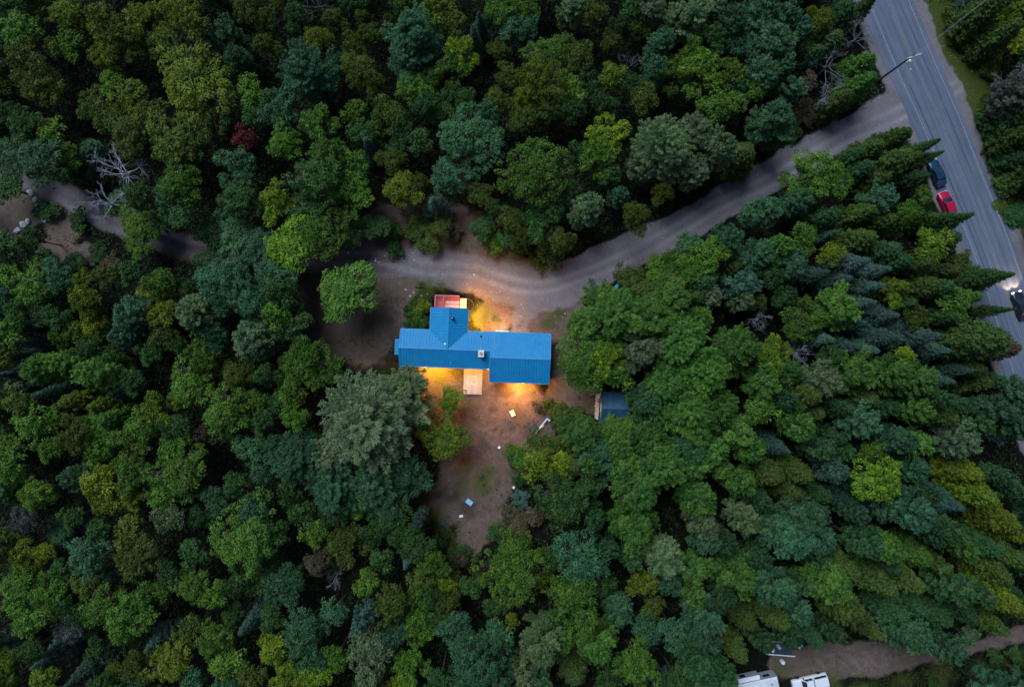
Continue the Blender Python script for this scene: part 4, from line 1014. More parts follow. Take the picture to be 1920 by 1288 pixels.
def spruce(seed, R, H, tier=0.36, nb=9, nl=0.34, nw=0.10, z0=0.1, power=1.05, needles=6):
    """narrow pointed cone of drooping flat sprays"""
    r = np.random.default_rng(seed); V, var = [], []
    tb = Tubes(); tb.add((0, 0, 0), (0, 0, H-0.15), 0.014*H+0.03, 0.015, 7)
    z = H*z0; f = outline(r, 3)
    while z < H-0.12:
        t = (z-H*z0)/(H*(1-z0)); a0 = r.uniform(0, 6.28); n = max(4, int(nb*(1-0.45*t)))
        for j in range(n):
            a = a0+j*2*np.pi/n+r.normal()*0.15; L = R*(1-t)**power*f(a)*r.uniform(0.75, 1.12)+0.12
            el = -0.22+0.75*t; d = np.array([np.cos(a)*np.cos(el), np.sin(a)*np.cos(el), np.sin(el)])
            plume(r, V, var, np.array([0, 0, z+r.normal()*0.05]), d, L, 0.42, nl, nw, 0.15, 0.5+r.normal()*0.12, 0.05, needles, 0.12)
            tb.add((0, 0, z), np.array([0, 0, z])+d*L*0.8, 0.03, 0.01, 3)
        z += tier*r.uniform(0.8, 1.2)*(1-0.4*t)
    V.append(leaf_quads(np.array([[0, 0, H-0.1]]*6), unit(r.normal(size=(6, 3))*np.array([1, 1, 0.2])), np.array([[0, 0, 1.0]]*6), np.full(6, 0.5), np.full(6, 0.09))); var.append(np.full(6, 0.6))
    return crown_mesh('crown', np.vstack(V), np.concatenate(var), M['needle']), tb.mesh('trunk', M['bark'])

def dead(seed, R, H, depth=5, thick=0.12, spread=0.75):
    """bare grey branching skeleton"""
    r = np.random.default_rng(seed); tb, tr = Tubes(), Tubes()
    tr.add((0, 0, 0), (0, 0, H*0.55), thick*1.25, thick, 8)
    def grow(p, d, L, rad, dep):
        q = p
        for s in range(3):
            d = unit(d+r.normal(size=3)*0.16); n_ = q+d*L/3; tb.add(q, n_, rad*(1-0.18*s), rad*(1-0.18*(s+1)), 4); q = n_
            if dep > 0 and (s > 0 or r.random() < 0.5):
                a = unit(d+r.normal(size=3)*spread*np.array([1, 1, 0.6])); grow(q, a, L*r.uniform(0.5, 0.75), max(0.012, rad*0.52), dep-1)
        if dep > 0: grow(q, unit(d+r.normal(size=3)*0.3), L*0.6, max(0.012, rad*0.52), dep-1)
    n = 6
    for i in range(n):
        a = i*2*np.pi/n+r.normal()*0.3; el = r.uniform(0.15, 0.75)
        grow(np.array([0, 0, H*r.uniform(0.42, 0.56)]), np.array([np.cos(a)*np.cos(el), np.sin(a)*np.cos(el), np.sin(el)]), R*0.62, thick*0.55, depth-1)
    grow(np.array([0, 0, H*0.55]), np.array([0, 0, 1.0]), H*0.22, thick*0.8, depth-1)
    return tb.mesh('branches', M['deadwood']), tr.mesh('trunk', M['deadwood'])

PROTO = {}
def proto(kind, R, H, meshes): PROTO.setdefault(kind, []).append((R, H, meshes))
for i, (R, H) in enumerate(((2.3,7.5),(2.6,8.5),(3.4,11),(3.8,12),(4.2,12.5),(5.2,13.5),(5.6,14),(6.4,15))):
    q = i % 3
    proto('m', R, H, broadleaf(100+i, R, H, leaf=(0.27, 0.33, 0.24)[q]+0.006*R, rc=(0.40, 0.46, 0.34)[q]+0.035*R, dens=(0.75, 0.80, 0.66)[q], spray=(0.7, 1.2, 0.5)[q], jit=(0.55, 0.45, 0.75)[q], flat=(0.92, 0.84, 1.05)[q]))
for i, (R, H) in enumerate(((2.0,7.5),(2.6,9),(3.3,11),(4.3,13))):
    proto('a', R, H, broadleaf(200+i, R, H, leaf=0.22, rc=0.34+0.035*R, dens=0.6, flat=1.0, spray=0.25, jit=0.8))
for i, (R, H) in enumerate(((2.4,10),(3.0,12),(3.6,14),(4.6,15),(5.6,17))):
    proto('p', R, H, pine(300+i, R, H))
for i, (R, H) in enumerate(((1.5,8.5),(1.9,10.5),(2.4,12.5))):
    proto('s', R, H, spruce(400+i, R, H))
for i, (R, H) in enumerate(((1.8,8.5),(2.4,10),(3.0,11),(3.5,12))):
    proto('f', R, H, spruce(500+i, R, H, tier=0.42, nb=10, nl=0.42, nw=0.13, power=0.55, needles=7))
for i, (R, H) in enumerate(((1.0,1.5),(1.6,2.2),(2.2,3.0))):
    proto('k', R, H, broadleaf(600+i, R, H, leaf=0.24, rc=0.45, dens=1.0, flat=0.7, spray=0.3, jit=0.8))
for i, (R, H, sp) in enumerate(((2.6,10,0.7),(3.2,12,0.6),(1.9,7,0.9))):
    proto('d', R, H, dead(700+i, R, H, 4, 0.10, sp))

# ------------------------------------------------------------------ where the trees stand, read off the photograph in nine tiles
TINT = dict(yg=(0.100,0.142,0.009), ol=(0.060,0.088,0.010), g=(0.064,0.132,0.013), lg=(0.112,0.182,0.009), dg=(0.032,0.076,0.015), bg=(0.038,0.100,0.038),
            gg=(0.092,0.135,0.052), tl=(0.046,0.092,0.060), rd=(0.10,0.018,0.016), gy=(0.062,0.074,0.058), sg=(0.046,0.062,0.040), br=(0.080,0.060,0.030))
ZT = 2.995
TILES = {
(0,0): """110 180 150 m g|200 290 140 m ol|430 90 130 m yg|560 200 110 m yg|420 270 100 m g|600 120 100 m ol|700 170 110 m ol|830 120 120 m yg|1020 60 130 m yg|1120 160 90 m ol|610 340 80 m yg|
770 300 80 m ol|920 250 100 m ol|1110 470 235 m yg|660 480 90 m g|760 560 110 m yg|530 600 110 m ol|640 680 100 m ol|850 700 140 m ol|740 790 130 m ol|980 790 150 m ol|1100 830 90 m dg|200 450 130 m ol|
310 520 100 m ol|30 520 80 m ol|70 680 140 m dg|190 730 110 m dg|300 760 100 m g|200 880 160 m bg|60 900 130 m dg|400 890 75 m g|330 970 90 m dg|1500 260 90 a ol|1510 110 80 a ol|1790 240 100 a yg|1290 200 100 p dg|
1340 340 90 p dg|1410 60 110 a ol|1720 400 190 p bg|1430 530 90 m g|1560 620 130 m bg|1820 470 110 m bg|1800 690 110 m g|1610 800 120 m g|1390 790 80 m rd|1340 960 130 m bg|1030 1020 140 m g|1000 1150 150 m dg|
1330 1130 140 m dg|1770 1000 170 m dg|1850 900 120 m g|1750 1150 140 m dg|1560 1120 95 m lg|790 1110 90 m dg|770 1240 75 m g|680 960 150 d gy|600 1140 130 d gy|60 60 110 m dg|250 40 110 m ol|1670 100 90 a dg|1770 30 80 d gd|1180 700 100 m ol|1280 640 90 m dg|1440 650 90 m dg|1880 120 80 a ol|60 1010 110 m dg|560 980 80 k dg|450 1200 60 k dg|260 1180 60 k dg""",
(640,0): """130 90 80 a ol|60 40 60 m dg|170 210 75 a ol|75 260 75 a ol|270 140 60 a ol|410 190 185 p bg|370 340 130 p bg|340 30 80 a g|550 60 100 m yg|640 150 80 m ol|680 300 105 m lg|780 160 70 s tl|750 230 60 s tl|640 400 100 m g|
890 290 90 a ol|900 60 110 a g|960 170 90 m bg|1050 170 70 a bg|1030 60 90 a g|1120 310 130 m g|1230 290 90 m g|1130 450 150 a yg|940 440 80 a ol|1270 530 110 m g|1030 560 90 a yg|870 570 95 a ol|1340 320 90 a ol|1350 420 90 m dg|
1300 50 100 p gg|1400 80 90 a ol|1520 240 80 a ol|1510 440 90 m yg|1650 170 80 a ol|1790 250 100 p bg|1760 400 90 p bg|1870 430 100 m g|1880 100 90 p gg|1620 60 80 m dg|1740 60 90 p gg|1610 370 80 d gd|100 400 120 a ol|180 460 80 a ol|50 360 70 a yg|
430 510 125 m g|520 450 60 a g|610 540 70 m dg|270 640 100 m ol|90 640 80 m g|190 730 70 a g|330 700 90 m dg|170 830 75 s tl|40 950 120 m g|60 1100 140 m g|290 900 100 a ol|340 1070 125 a yg|440 1030 80 a ol|530 1150 90 s tl|440 1270 85 k ol|
720 800 220 m bg|800 680 110 m bg|620 1000 120 m bg|1090 960 215 m g|1000 690 90 a ol|1480 760 120 m lg|1440 900 110 m g|1800 820 210 p gg|1700 930 110 p gg|1340 870 80 m dg|1380 1170 115 p gg|1650 1220 105 a ol|940 1230 80 a ol|780 1100 80 a ol|1180 1190 80 m dg|1800 1080 80 a ol|1560 1100 70 p bg|
470 600 80 m dg|560 640 80 m dg|700 560 70 a dg|1420 560 80 m dg|1500 600 70 a dg|1690 560 90 a ol|1620 480 70 a dg|1560 150 70 a dg|830 120 60 a dg|210 560 80 a dg|120 760 80 m dg|450 800 80 m dg|330 810 70 m dg|1180 620 80 m dg|1300 640 70 m dg|1060 640 80 a ol|1140 1250 120 m dg|1280 1080 80 m dg|1500 990 80 m dg|1240 1360 80 a ol|1010 1340 70 a ol|860 1180 60 a dg""",
(1280,0): """60 100 120 p gg|170 60 100 p gg|280 130 100 p bg|430 60 100 p bg|560 110 110 p bg|500 250 150 p bg|640 180 90 p bg|760 120 90 a yg|880 90 110 f dg|1020 40 70 s dg|100 430 130 m g|60 330 90 m g|160 620 100 m g|300 500 90 m dg|270 420 90 a ol|440 420 130 p bg|400 510 80 m g|600 500 80 p bg|
500 680 140 p bg|250 600 90 m g|820 250 100 f ol|1000 200 105 d gd|830 360 120 d gd|1000 370 100 f g|990 480 90 f g|880 570 75 f ol|700 470 60 a br|810 540 60 d gy|700 640 75 k br|60 760 150 p gg|50 960 120 p gg|200 840 130 p gg|330 880 110 f ol|540 790 70 m dg|600 720 70 k dg|150 250 100 m dg|330 270 100 m bg|560 380 90 p bg|720 320 80 f dg|
1180 760 95 f ol|1050 840 85 f ol|960 860 65 f dg|1180 910 110 f ol|1350 828 52 s dg|1385 885 45 s dg|1270 900 70 f ol|720 980 145 m g|640 1010 110 m g|850 1010 110 m g|1000 960 80 f dg|1080 1020 80 f ol|1100 1120 110 p bg|640 1140 110 p bg|450 1190 110 p bg|800 1230 100 f dg|1000 1200 90 f ol|1110 1250 90 f ol|1240 1190 70 m g|1330 1110 60 m g|1300 1010 75 f dg|1360 1230 65 f g|1500 1240 75 s dg|
1700 60 110 f ol|1860 80 100 f yg|1720 190 80 k ol|1600 150 70 k dg|1790 190 90 f ol|1890 240 90 m yg|1690 320 70 k ol|1800 450 110 p sg|1880 540 100 p sg|1790 440 115 d gd|1880 560 110 d gd|1850 640 100 f dg|1900 760 90 f ol|1860 890 80 f dg|1890 1000 90 f ol|1900 1200 80 f dg|1760 560 70 k ol|1800 760 60 k ol|1830 1080 60 k ol|1550 60 60 k ol|1640 430 60 k ol|1690 640 55 k dg|1740 860 55 k ol|1800 1180 50 k ol|1640 240 60 k dg""",
(0,430): """60 110 100 m dg|190 300 150 m g|330 270 100 m bg|480 290 80 a yg|490 400 110 a yg|620 260 80 a ol|740 250 90 m dg|60 330 90 m bg|920 300 90 m g|900 390 110 m yg|930 480 90 m yg|930 600 90 m ol|760 480 140 p bg|720 600 110 p bg|1100 470 130 p gg|1190 290 100 m bg|1330 290 130 m bg|1400 400 130 m bg|1590 350 100 m dg|
1430 620 150 p gg|1200 620 100 m bg|1130 720 110 m g|540 540 100 a yg|350 610 70 a g|420 580 80 a g|60 570 100 m g|40 700 90 a ol|210 630 70 s tl|130 720 70 s tl|110 810 70 s tl|130 890 70 s tl|300 920 70 s tl|230 780 110 p g|370 750 100 p g|560 800 115 p g|760 860 90 m dg|1080 850 150 m g|1340 810 110 a ol|1290 1000 145 m g|1410 960 90 m g|
1230 1060 90 m g|440 960 90 f yg|590 990 80 f yg|650 1060 90 f g|900 1000 120 m yg|820 1100 100 m g|120 960 100 m ol|190 1080 110 m g|330 1050 80 m g|560 1130 120 m g|420 1150 120 m ol|80 1230 100 m g|760 1190 120 m g|1030 1220 120 m g|1150 1150 80 a br|1690 760 90 m g|1730 680 90 m g|1650 910 70 m g|1670 1060 80 m g|200 1160 60 d gd|1560 1230 80 m bg|1690 1200 100 m bg|
800 90 80 m g|780 10 70 m g|1290 70 120 m dg|1380 130 110 m dg|1180 160 80 m dg|560 140 60 k dg|420 180 70 k dg|640 190 60 k br|250 150 60 k dg|200 60 70 m dg|860 700 80 m dg|640 700 70 a dg|520 660 70 a dg|1000 640 70 m dg|1500 820 90 a dg|1550 980 80 m dg|1480 1080 80 m dg|250 460 90 m dg|340 500 80 m dg|120 470 80 m dg|160 540 60 s tl|700 920 70 s tl|60 1040 70 a ol|1000 1100 90 m dg|1330 1140 80 m dg|1420 1220 90 m bg|1560 480 90 m g|1620 560 70 m dg|1230 420 100 m bg|1060 330 70 a dg|300 1230 90 m g|560 1240 90 m g""",
(640,430): """60 370 0 x x""",
(1280,430): """60 200 110 m g|150 130 100 m g|250 60 100 p bg|420 150 120 p bg|540 100 90 p g|600 210 100 p bg|660 60 100 m g|790 40 65 s tl|820 140 80 a yg|270 220 90 f ol|930 200 110 s tl|720 260 90 s tl|860 290 95 s tl|480 260 90 m dg|1000 60 110 f ol|1130 130 110 f dg|1370 100 110 m lg|1480 60 80 f dg|1300 200 110 f ol|1190 190 90 f dg|1180 330 90 f yg|1170 400 60 m lg|
1330 320 110 f ol|1030 330 80 s tl|870 440 145 p g|650 500 130 m g|320 300 100 p tl|330 400 75 p gg|420 410 60 a ol|60 380 100 f ol|150 380 90 p gg|90 510 100 p g|430 500 60 d gy|640 690 75 d gy|500 690 115 m lg|300 660 160 p g|940 530 90 s tl|1110 490 110 s tl|1100 610 120 s tl|1300 600 115 s tl|760 620 90 s tl|900 660 85 s tl|1390 680 90 s tl|1290 500 80 a ol|
1230 710 65 m lg|1510 420 110 m g|1600 380 70 f g|1710 272 92 s dg|1755 455 42 s dg|1650 620 190 f ol|1790 670 100 f br|1520 590 100 f ol|820 710 80 m dg|960 800 140 p g|1150 810 130 p g|1300 850 130 p g|1430 850 70 s tl|1520 790 70 s tl|780 850 110 p gg|850 890 80 s gg|680 930 120 f ol|1010 950 110 f ol|720 1030 80 f ol|450 870 110 p g|430 1000 105 m g|130 800 180 p g|
190 1000 170 p g|60 950 120 p g|60 1150 130 p g|300 1150 130 p g|650 1100 110 p g|520 1220 85 s tl|1000 1080 115 p bg|1200 1180 110 p bg|1050 1240 80 m g|1290 1200 100 p g|1440 1050 90 f ol|1550 1190 115 p gg|1500 1190 80 d gy|1740 960 90 d gd|1750 1170 50 d gy|1750 1010 100 p bg|1850 900 100 p bg|1870 1100 110 p bg|1650 860 80 f ol|840 1170 80 f dg|1420 330 90 f dg|1480 240 80 f ol|1560 190 70 k ol|
560 380 80 m dg|1240 420 70 f dg|700 560 70 m dg|1000 680 90 s tl|600 800 80 m dg|560 960 80 p dg|880 1000 80 f dg|1120 1000 80 p dg|1300 1010 90 p g|1560 1000 90 f dg|1640 1080 90 p dg|1720 850 80 f dg|1600 780 80 f ol|1420 950 80 p dg|760 1230 80 p dg|900 1250 70 p dg|380 1240 100 p g|160 1240 110 p g|1880 990 80 p bg|1440 500 80 f dg|1060 240 80 s tl|980 420 80 s tl""",
(0,858): """80 50 110 m g|240 200 115 m g|570 130 110 m yg|610 250 80 m yg|700 60 90 m g|800 110 130 m g|1000 80 170 m g|930 200 110 m g|760 230 80 m yg|970 330 90 m gg|1230 230 90 m bg|1380 440 225 m g|1430 290 100 m bg|1600 730 125 m bg|150 340 100 a gy|100 520 110 m yg|270 520 70 m yg|170 600 80 m yg|500 560 130 m bg|760 400 110 m ol|
800 560 150 m ol|100 720 150 m g|300 760 130 m g|180 860 130 m g|500 700 80 m ol|620 640 60 m bg|620 800 130 m g|780 860 140 m g|880 740 90 m g|1070 700 120 m g|1220 760 90 m g|700 950 100 m g|560 860 90 m g|410 950 90 a gy|200 1060 80 m dg|70 1010 80 s tl|300 1100 75 s tl|60 1130 80 m yg|270 1220 90 m yg|480 1200 90 s tl|560 1060 70 m dg|790 1150 100 m ol|
960 1140 140 m yg|1080 960 100 m ol|1230 1010 120 m g|1280 1130 110 m g|1100 1230 90 m bg|1430 900 100 s tl|1540 1060 100 m lg|1700 970 150 m bg|1740 1110 120 m bg|1640 1230 110 m lg|1790 1200 90 m lg|1420 1210 90 m ol|1790 580 100 a br|1780 420 90 m g|1890 480 60 m g|1880 680 55 d gy|1330 150 80 m dg|1480 60 100 m bg|1650 640 80 m bg|
60 210 80 a dg|430 100 80 p bg|430 330 80 m dg|560 400 80 m dg|1130 330 90 a dg|1100 520 90 m dg|960 640 80 m dg|1340 700 80 m dg|1430 700 80 m dg|380 620 80 m dg|900 1020 80 s tl|1320 880 80 a dg|1500 560 80 m dg|1640 180 80 m dg|1700 300 90 m dg|1560 400 80 m dg|1880 320 80 m dg|1880 860 90 m bg|420 850 80 m dg|660 1200 80 m ol|1300 1260 80 m bg|80 1250 80 m g|1900 1100 80 m g|1540 880 80 m dg|600 1250 80 a dg""",
(640,858): """60 150 100 m bg|150 250 100 m g|50 470 130 m ol|200 400 90 m dg|330 420 90 m dg|430 480 100 m dg|440 340 55 p tl|380 570 60 s tl|530 610 105 m g|600 700 55 m yg|600 800 80 a ol|150 690 80 m g|280 820 130 m ol|420 810 100 m g|120 910 80 p tl|150 1090 165 m gg|300 980 90 m bg|430 960 110 m g|400 1150 110 m g|340 1270 80 m yg|650 950 110 m bg|760 1130 190 m bg|
860 980 100 m bg|700 1040 90 m bg|730 710 70 m dg|960 640 215 m g|1120 680 60 m yg|980 470 100 m g|1340 540 180 m bg|1300 790 175 m g|1170 560 80 m dg|960 900 50 m yg|1220 220 170 m dg|1100 40 100 m yg|1230 30 80 m lg|1080 340 70 k br|1000 230 60 k tl|1660 180 170 p g|1640 380 150 p g|1560 60 100 p g|1800 560 140 p gg|1830 690 100 p bg|1680 690 90 m yg|
1550 850 110 p bg|1740 830 80 m ol|1130 1040 150 p gg|1240 1000 110 p g|1440 1030 140 p g|1310 1190 110 f ol|1660 1170 155 m g|1700 960 100 m bg|1860 970 100 m bg|1870 1230 90 m dg|1030 1200 90 p gg|1450 690 90 m dg|560 1230 90 m dg|900 1240 90 p bg|230 560 80 m dg|560 470 50 k dg|650 560 60 k br|860 820 70 m dg|1400 150 90 p dg|1420 330 90 p dg|1490 500 80 p dg|1630 560 80 p dg|500 760 70 a dg|560 900 80 m dg|1500 1240 90 m dg|1120 1250 80 p bg|1180 900 80 m dg|1060 60 70 k ol|1000 120 50 k dg|1400 30 90 p g""",
(1280,858): """60 40 120 p g|80 230 130 p g|310 130 115 p g|200 50 90 p g|480 90 115 f ol|640 80 120 f ol|600 180 100 f ol|840 70 90 p tl|1060 110 160 m lg|1290 60 100 p bg|1290 300 140 p bg|1130 290 90 p bg|1470 250 90 s tl|930 250 80 s tl|960 310 70 p bg|680 330 150 p bg|600 450 150 p bg|500 380 110 p bg|770 450 110 p bg|340 340 110 p gg|120 380 100 p gg|130 460 100 p bg|300 650 140 p g|
500 720 130 p bg|60 620 100 p g|1580 80 110 f yg|1640 200 110 f yg|1780 350 120 f yg|1850 420 90 f yg|1850 180 100 f dg|1130 500 115 p g|1020 480 100 p dg|1300 540 110 f g|1420 600 100 f ol|1560 500 90 p g|820 700 145 p g|900 620 100 f ol|900 830 120 p ol|970 890 80 p ol|1100 700 110 f ol|1250 680 100 f ol|1500 720 120 p dg|1650 760 90 p dg|1770 780 115 f yg|1860 850 80 f ol|1740 640 100 f ol|1840 560 90 f ol|
120 880 140 p bg|120 1010 120 p bg|60 760 90 p g|350 900 95 f ol|520 890 105 f ol|650 850 90 p bg|430 1010 75 p dg|590 980 85 p dg|720 1000 75 f dg|300 1080 85 f ol|100 1170 130 p dg|230 1220 90 p dg|1240 970 130 p bg|1320 1020 80 p bg|1480 1060 95 p bg|1050 960 75 f ol|840 970 75 p dg|1590 990 70 a gg|1730 930 85 f ol|1840 760 80 f dg|1420 880 100 f dg|1280 820 90 f dg|1560 860 90 f dg|1400 420 90 p dg|1000 180 80 p dg|760 200 80 f dg|420 240 90 p dg|
760 580 90 p dg|420 560 90 p dg|660 700 80 p dg|1160 860 90 f dg|220 780 90 p dg|1700 500 90 f dg|1340 200 90 p dg|1500 400 80 p dg|1760 100 80 p dg|1740 1130 50 k dg|1850 1090 50 k dg|1620 1190 45 k dg|1880 1180 50 k dg|1400 1265 45 k dg|1780 1230 45 k dg|230 470 90 p dg|30 1080 90 p dg|1150 600 80 f dg"""}
# around the house: straight photograph pixels (x y radius kind tint height)
NEAR = """690 790 106 p gg 17|760 735 54 p gg 13|640 845 62 p gg 14|832 815 48 m yg 8|846 748 26 m yg 6|655 548 60 m g 8.5|556 462 56 m lg 10|532 398 36 m lg 10.5|590 430 60 m g 11|560 862 60 p bg 14|628 905 66 p bg 14|700 905 62 p bg 13|745 880 45 m bg 11|650 935 50 m bg 12|720 940 45 m bg 11|
1114 662 69 m g 11|1142 672 36 m lg 12|1090 690 40 m g 10|1156 700 32 m g 10|1150 590 64 p g 14|1100 610 40 p g 11|1205 655 44 p gg 13|1220 600 56 p g 14|1255 560 50 p g 13|1270 640 62 p g 15|1300 700 50 p g 14|1250 720 50 p g 14|1215 755 40 p dg 13|1285 770 60 p g 15|1215 820 48 p g 13|1160 835 44 p g 12|1090 815 44 p g 11|1060 790 26 f ol 7|1045 770 18 k ol 1.8|1020 835 34 m ol 7|990 860 32 m g 7.5|1030 870 30 m yg 8|1075 870 40 f ol 9|1120 860 46 p bg 12|1175 875 44 p g 13|1240 870 60 p g 15|1290 840 50 p dg 13|
1180 520 30 m ol 6|1230 505 28 m g 6.5|1270 490 36 m g 8|1300 470 34 p bg 9|1250 530 40 f ol 10|1310 530 50 f dg 11|1205 545 30 f ol 8|795 447 30 k ol 2.6|930 455 28 k g 2.4|1025 470 36 k ol 3.0|1050 452 26 m dg 5|965 440 30 m dg 6|985 462 24 k dg 2.2|1010 490 22 k ol 1.8|780 590 16 k g 1.7|797 600 13 k dg 1.4|770 610 15 k dg 1.6|790 570 14 k yg 1.6|765 585 13 k dg 1.5|800 580 10 k ol 1.3|785 612 12 k dg 1.3|740 470 18 k dg 1.6|850 433 18 k br 1.5|
1010 762 12 k br 1.2|1030 760 14 k ol 1.3|1085 785 20 f ol 6|1100 800 20 f ol 6|600 690 46 m g 9|560 690 40 m g 9|545 740 34 m g 9|520 520 44 m bg 10|470 560 46 m bg 11|545 600 40 m dg 10|530 560 40 m dg 10|745 968 32 m dg 10|780 900 34 m bg 9|960 850 18 k g 1.7|955 960 20 k br 1.6|970 985 24 k br 1.8|930 1000 20 k dg 1.6|812 1055 24 m dg 6|770 1010 36 m dg 9|860 1045 24 k dg 1.6|705 425 26 m dg 5|738 432 22 k dg 2|828 425 24 a ol 5|905 428 24 m dg 5|655 440 30 m dg 6|1150 804 28 p g 6.5|1178 800 24 p g 6.5|262 414 44 m g 7|285 425 30 m dg 6.5|440 455 50 m bg 7.5|490 468 44 m bg 8|400 440 34 m dg 7|530 470 40 m dg 7.5|225 385 26 m dg 6|800 1080 34 m ol 8|850 1090 30 a ol 7"""

KIND = {'m': ('broadleaf_tree', 'broadleaf tree', 'tree'), 'a': ('airy_tree', 'fine-leaved tree', 'tree'), 'p': ('pine_tree', 'feathery pine', 'tree'), 's': ('spruce_tree', 'pointed spruce', 'tree'),
        'f': ('cedar_tree', 'dense cedar', 'tree'), 'k': ('bush', 'low bush', 'bush'), 'd': ('dead_tree', 'bare dead tree', 'dead tree')}
TWORD = dict(yg='yellow-green', ol='olive', g='mid-green', lg='bright lime', dg='dark green', bg='blue-green', gg='grey-green', tl='teal', rd='dark red', gy='pale grey', br='brownish', gd='grey', sg='grey-green')
PLUR = {'m': 'broadleaf trees', 'a': 'fine-leaved trees', 'p': 'pines', 's': 'spruces', 'f': 'cedars', 'k': 'bushes', 'd': 'dead trees'}
DRV = catmull(DRIVE, 2.0)
def place_phrase(x, y, k):
    dr = np.hypot(DRV[:, 0]-x, DRV[:, 1]-y).min(); i = int(np.argmin(np.hypot(RC[:, 0]-x, RC[:, 1]-y))); rd = np.hypot(RC[i][0]-x, RC[i][1]-y)
    east = (np.array((x, y))-RC[i]) @ NRM[i] > 0
    near = lambda px, py, r: math.hypot(x-G(px, py)[0], y-G(px, py)[1]) < r
    if east: return 'on the far road verge' if rd < 14 else 'across the paved road'
    if near(1430, 1250, 14): return 'near the camper'
    if near(40, 400, 11): return 'around the boulder clearing'
    if near(785, 590, 5): return 'in the house wing bed'
    if near(1148, 760, 8): return 'near the small shed'
    if rd < 9.5: return 'along the paved road'
    if dr < 8.5: return 'lining the gravel driveway' if x > -12 else 'lining the shaded driveway'
    if near(890, 660, 19): return 'close to the house'
    if near(890, 900, 14): return 'round the lower yard'
    j = int(np.argmin(np.hypot(DRV[:, 0]-x, DRV[:, 1]-y)))
    if y > DRV[j][1]: return 'in forest across the driveway' if x > -28 else 'in forest behind dead trees'
    if x > 22: return 'in forest towards the road' if y > -30 else 'in forest towards dirt lane'
    return 'in forest below the yard' if y < -32 else 'in forest behind lawn tree'

trees = []; TOBJ = []
HINV = house.matrix_basis.inverted()
def put(px, py, rpx, kind, tint, h=None, special=None, shrink=1.0):
    P_ = PROTO[kind]
    r0 = rpx/FPX*100.0
    auto = h is None
    if auto:
        h = {'m': 7.6+1.25*r0, 'a': 7.4+1.3*r0, 'p': 8.6+1.45*r0, 's': 6.2+2.1*r0, 'f': 6.6+1.6*r0, 'k': 0.9+0.55*r0, 'd': 7.5+1.2*r0}[kind]*rng.uniform(0.84, 1.12)
        if kind != 'k': h = min(h, 18.5)
    zc = h*{'m': 0.72, 'a': 0.72, 'p': 0.70, 's': 0.52, 'f': 0.62, 'k': 0.5, 'd': 0.62}[kind]
    R = rpx/FPX*(CAM_H-zc)
    if kind == 's': R = min(R, 0.26*h)
    for _ in range(9):               # a trunk cannot stand on the pavement or under the house roof: shorter tree, base further out
        p = G(px, py, zc); l_ = HINV @ Vector((p.x, p.y, 0))
        if np.hypot(RC[:, 0]-p.x, RC[:, 1]-p.y).min() > 5.6 and not (-0.6 < l_.x < 23.7 and (-5.6 if l_.x < 14.3 else -7.6) < l_.y < (3.3 if 4.8 < l_.x < 10.3 else -0.2)): break
        h *= 0.82; zc *= 0.82
    dd = np.hypot(DRV[:, 0]-p.x, DRV[:, 1]-p.y); jd = int(np.argmin(dd)); need = DRV[jd][2]*0.5+0.4
    if auto and dd[jd] < need+1.0 and p.x < -22 and kind in 'mafp':      # low spreading trees crowd the shaded end of the driveway
        h = min(h, 6.4); zc = h*0.70; p = G(px, py, zc); dd = np.hypot(DRV[:, 0]-p.x, DRV[:, 1]-p.y); jd = int(np.argmin(dd)); need = DRV[jd][2]*0.5+0.2
    if auto and dd[jd] < need:       # nor in the driveway: step back to its edge
        v = Vector((p.x-DRV[jd][0], p.y-DRV[jd][1], 0)).normalized(); p = Vector((DRV[jd][0], DRV[jd][1], 0))+v*need
    R = rpx/FPX*(CAM_H-zc)*shrink
    if kind == 's': R = min(R, 0.26*h)
    cand = sorted(P_, key=lambda q: abs(math.log(q[0]/R))+0.4*abs(math.log(q[1]/h)))[:2 if kind not in 'dk' else 3]
    Rp, Hp, (cm, tm) = cand[rng.integers(len(cand))]
    nm, word, cat = KIND[kind]
    o = empty(nm, (p.x, p.y, -0.05), rng.uniform(0, 6.283)); o.scale = (R/Rp*rng.uniform(0.94, 1.06), R/Rp*rng.uniform(0.94, 1.06), h/Hp)
    t = link('trunk', tm, o); c = link('branches' if kind == 'd' else 'crown', cm, o)
    b = np.array(TINT.get(tint, (0.2, 0.2, 0.2)))*1.05*rng.uniform(0.72, 1.22); b *= np.array([rng.uniform(0.9, 1.12), 1.0, rng.uniform(0.88, 1.12)])
    if kind in 'pf' and tint in ('g', 'ol', 'dg'): b = b*np.array((0.88, 0.98, 1.35))
    if kind == 'd': b = np.array((0.38, 0.38, 0.41)) if tint == 'gy' else np.array((0.20, 0.20, 0.20))
    c.color = (*b, 1); t.color = (*b, 1)
    lim = {'m': (2.9, 4.6), 'a': (2.4, 3.4), 'p': (3.2, 4.8), 's': (1.7, 2.3), 'f': (2.4, 3.2), 'k': (1.1, 1.7), 'd': (2.2, 3.0)}[kind]
    sz = 'small' if R < lim[0] else ('medium' if R < lim[1] else 'large')
    pl = place_phrase(p.x, p.y, kind)
    lab = special or (f'{sz} {word} {pl}' if kind == 'd' else f'{sz} {TWORD[tint]} {word} {pl}')
    tag(o, lab, cat, f'{PLUR[kind]} {pl}')
    trees.append((px, py, rpx, h, p.x, p.y, R)); TOBJ.append((o, special, sz, kind, tint, pl))
    return o
SPECIAL = {(1390,790): 'small dark red-leaved tree, the only red one in the forest', (1110,470): 'largest yellow-green domed broadleaf tree in the forest beyond the dead trees',
           (1090,960): 'large vivid green maple-like tree overhanging the driveway bend'}
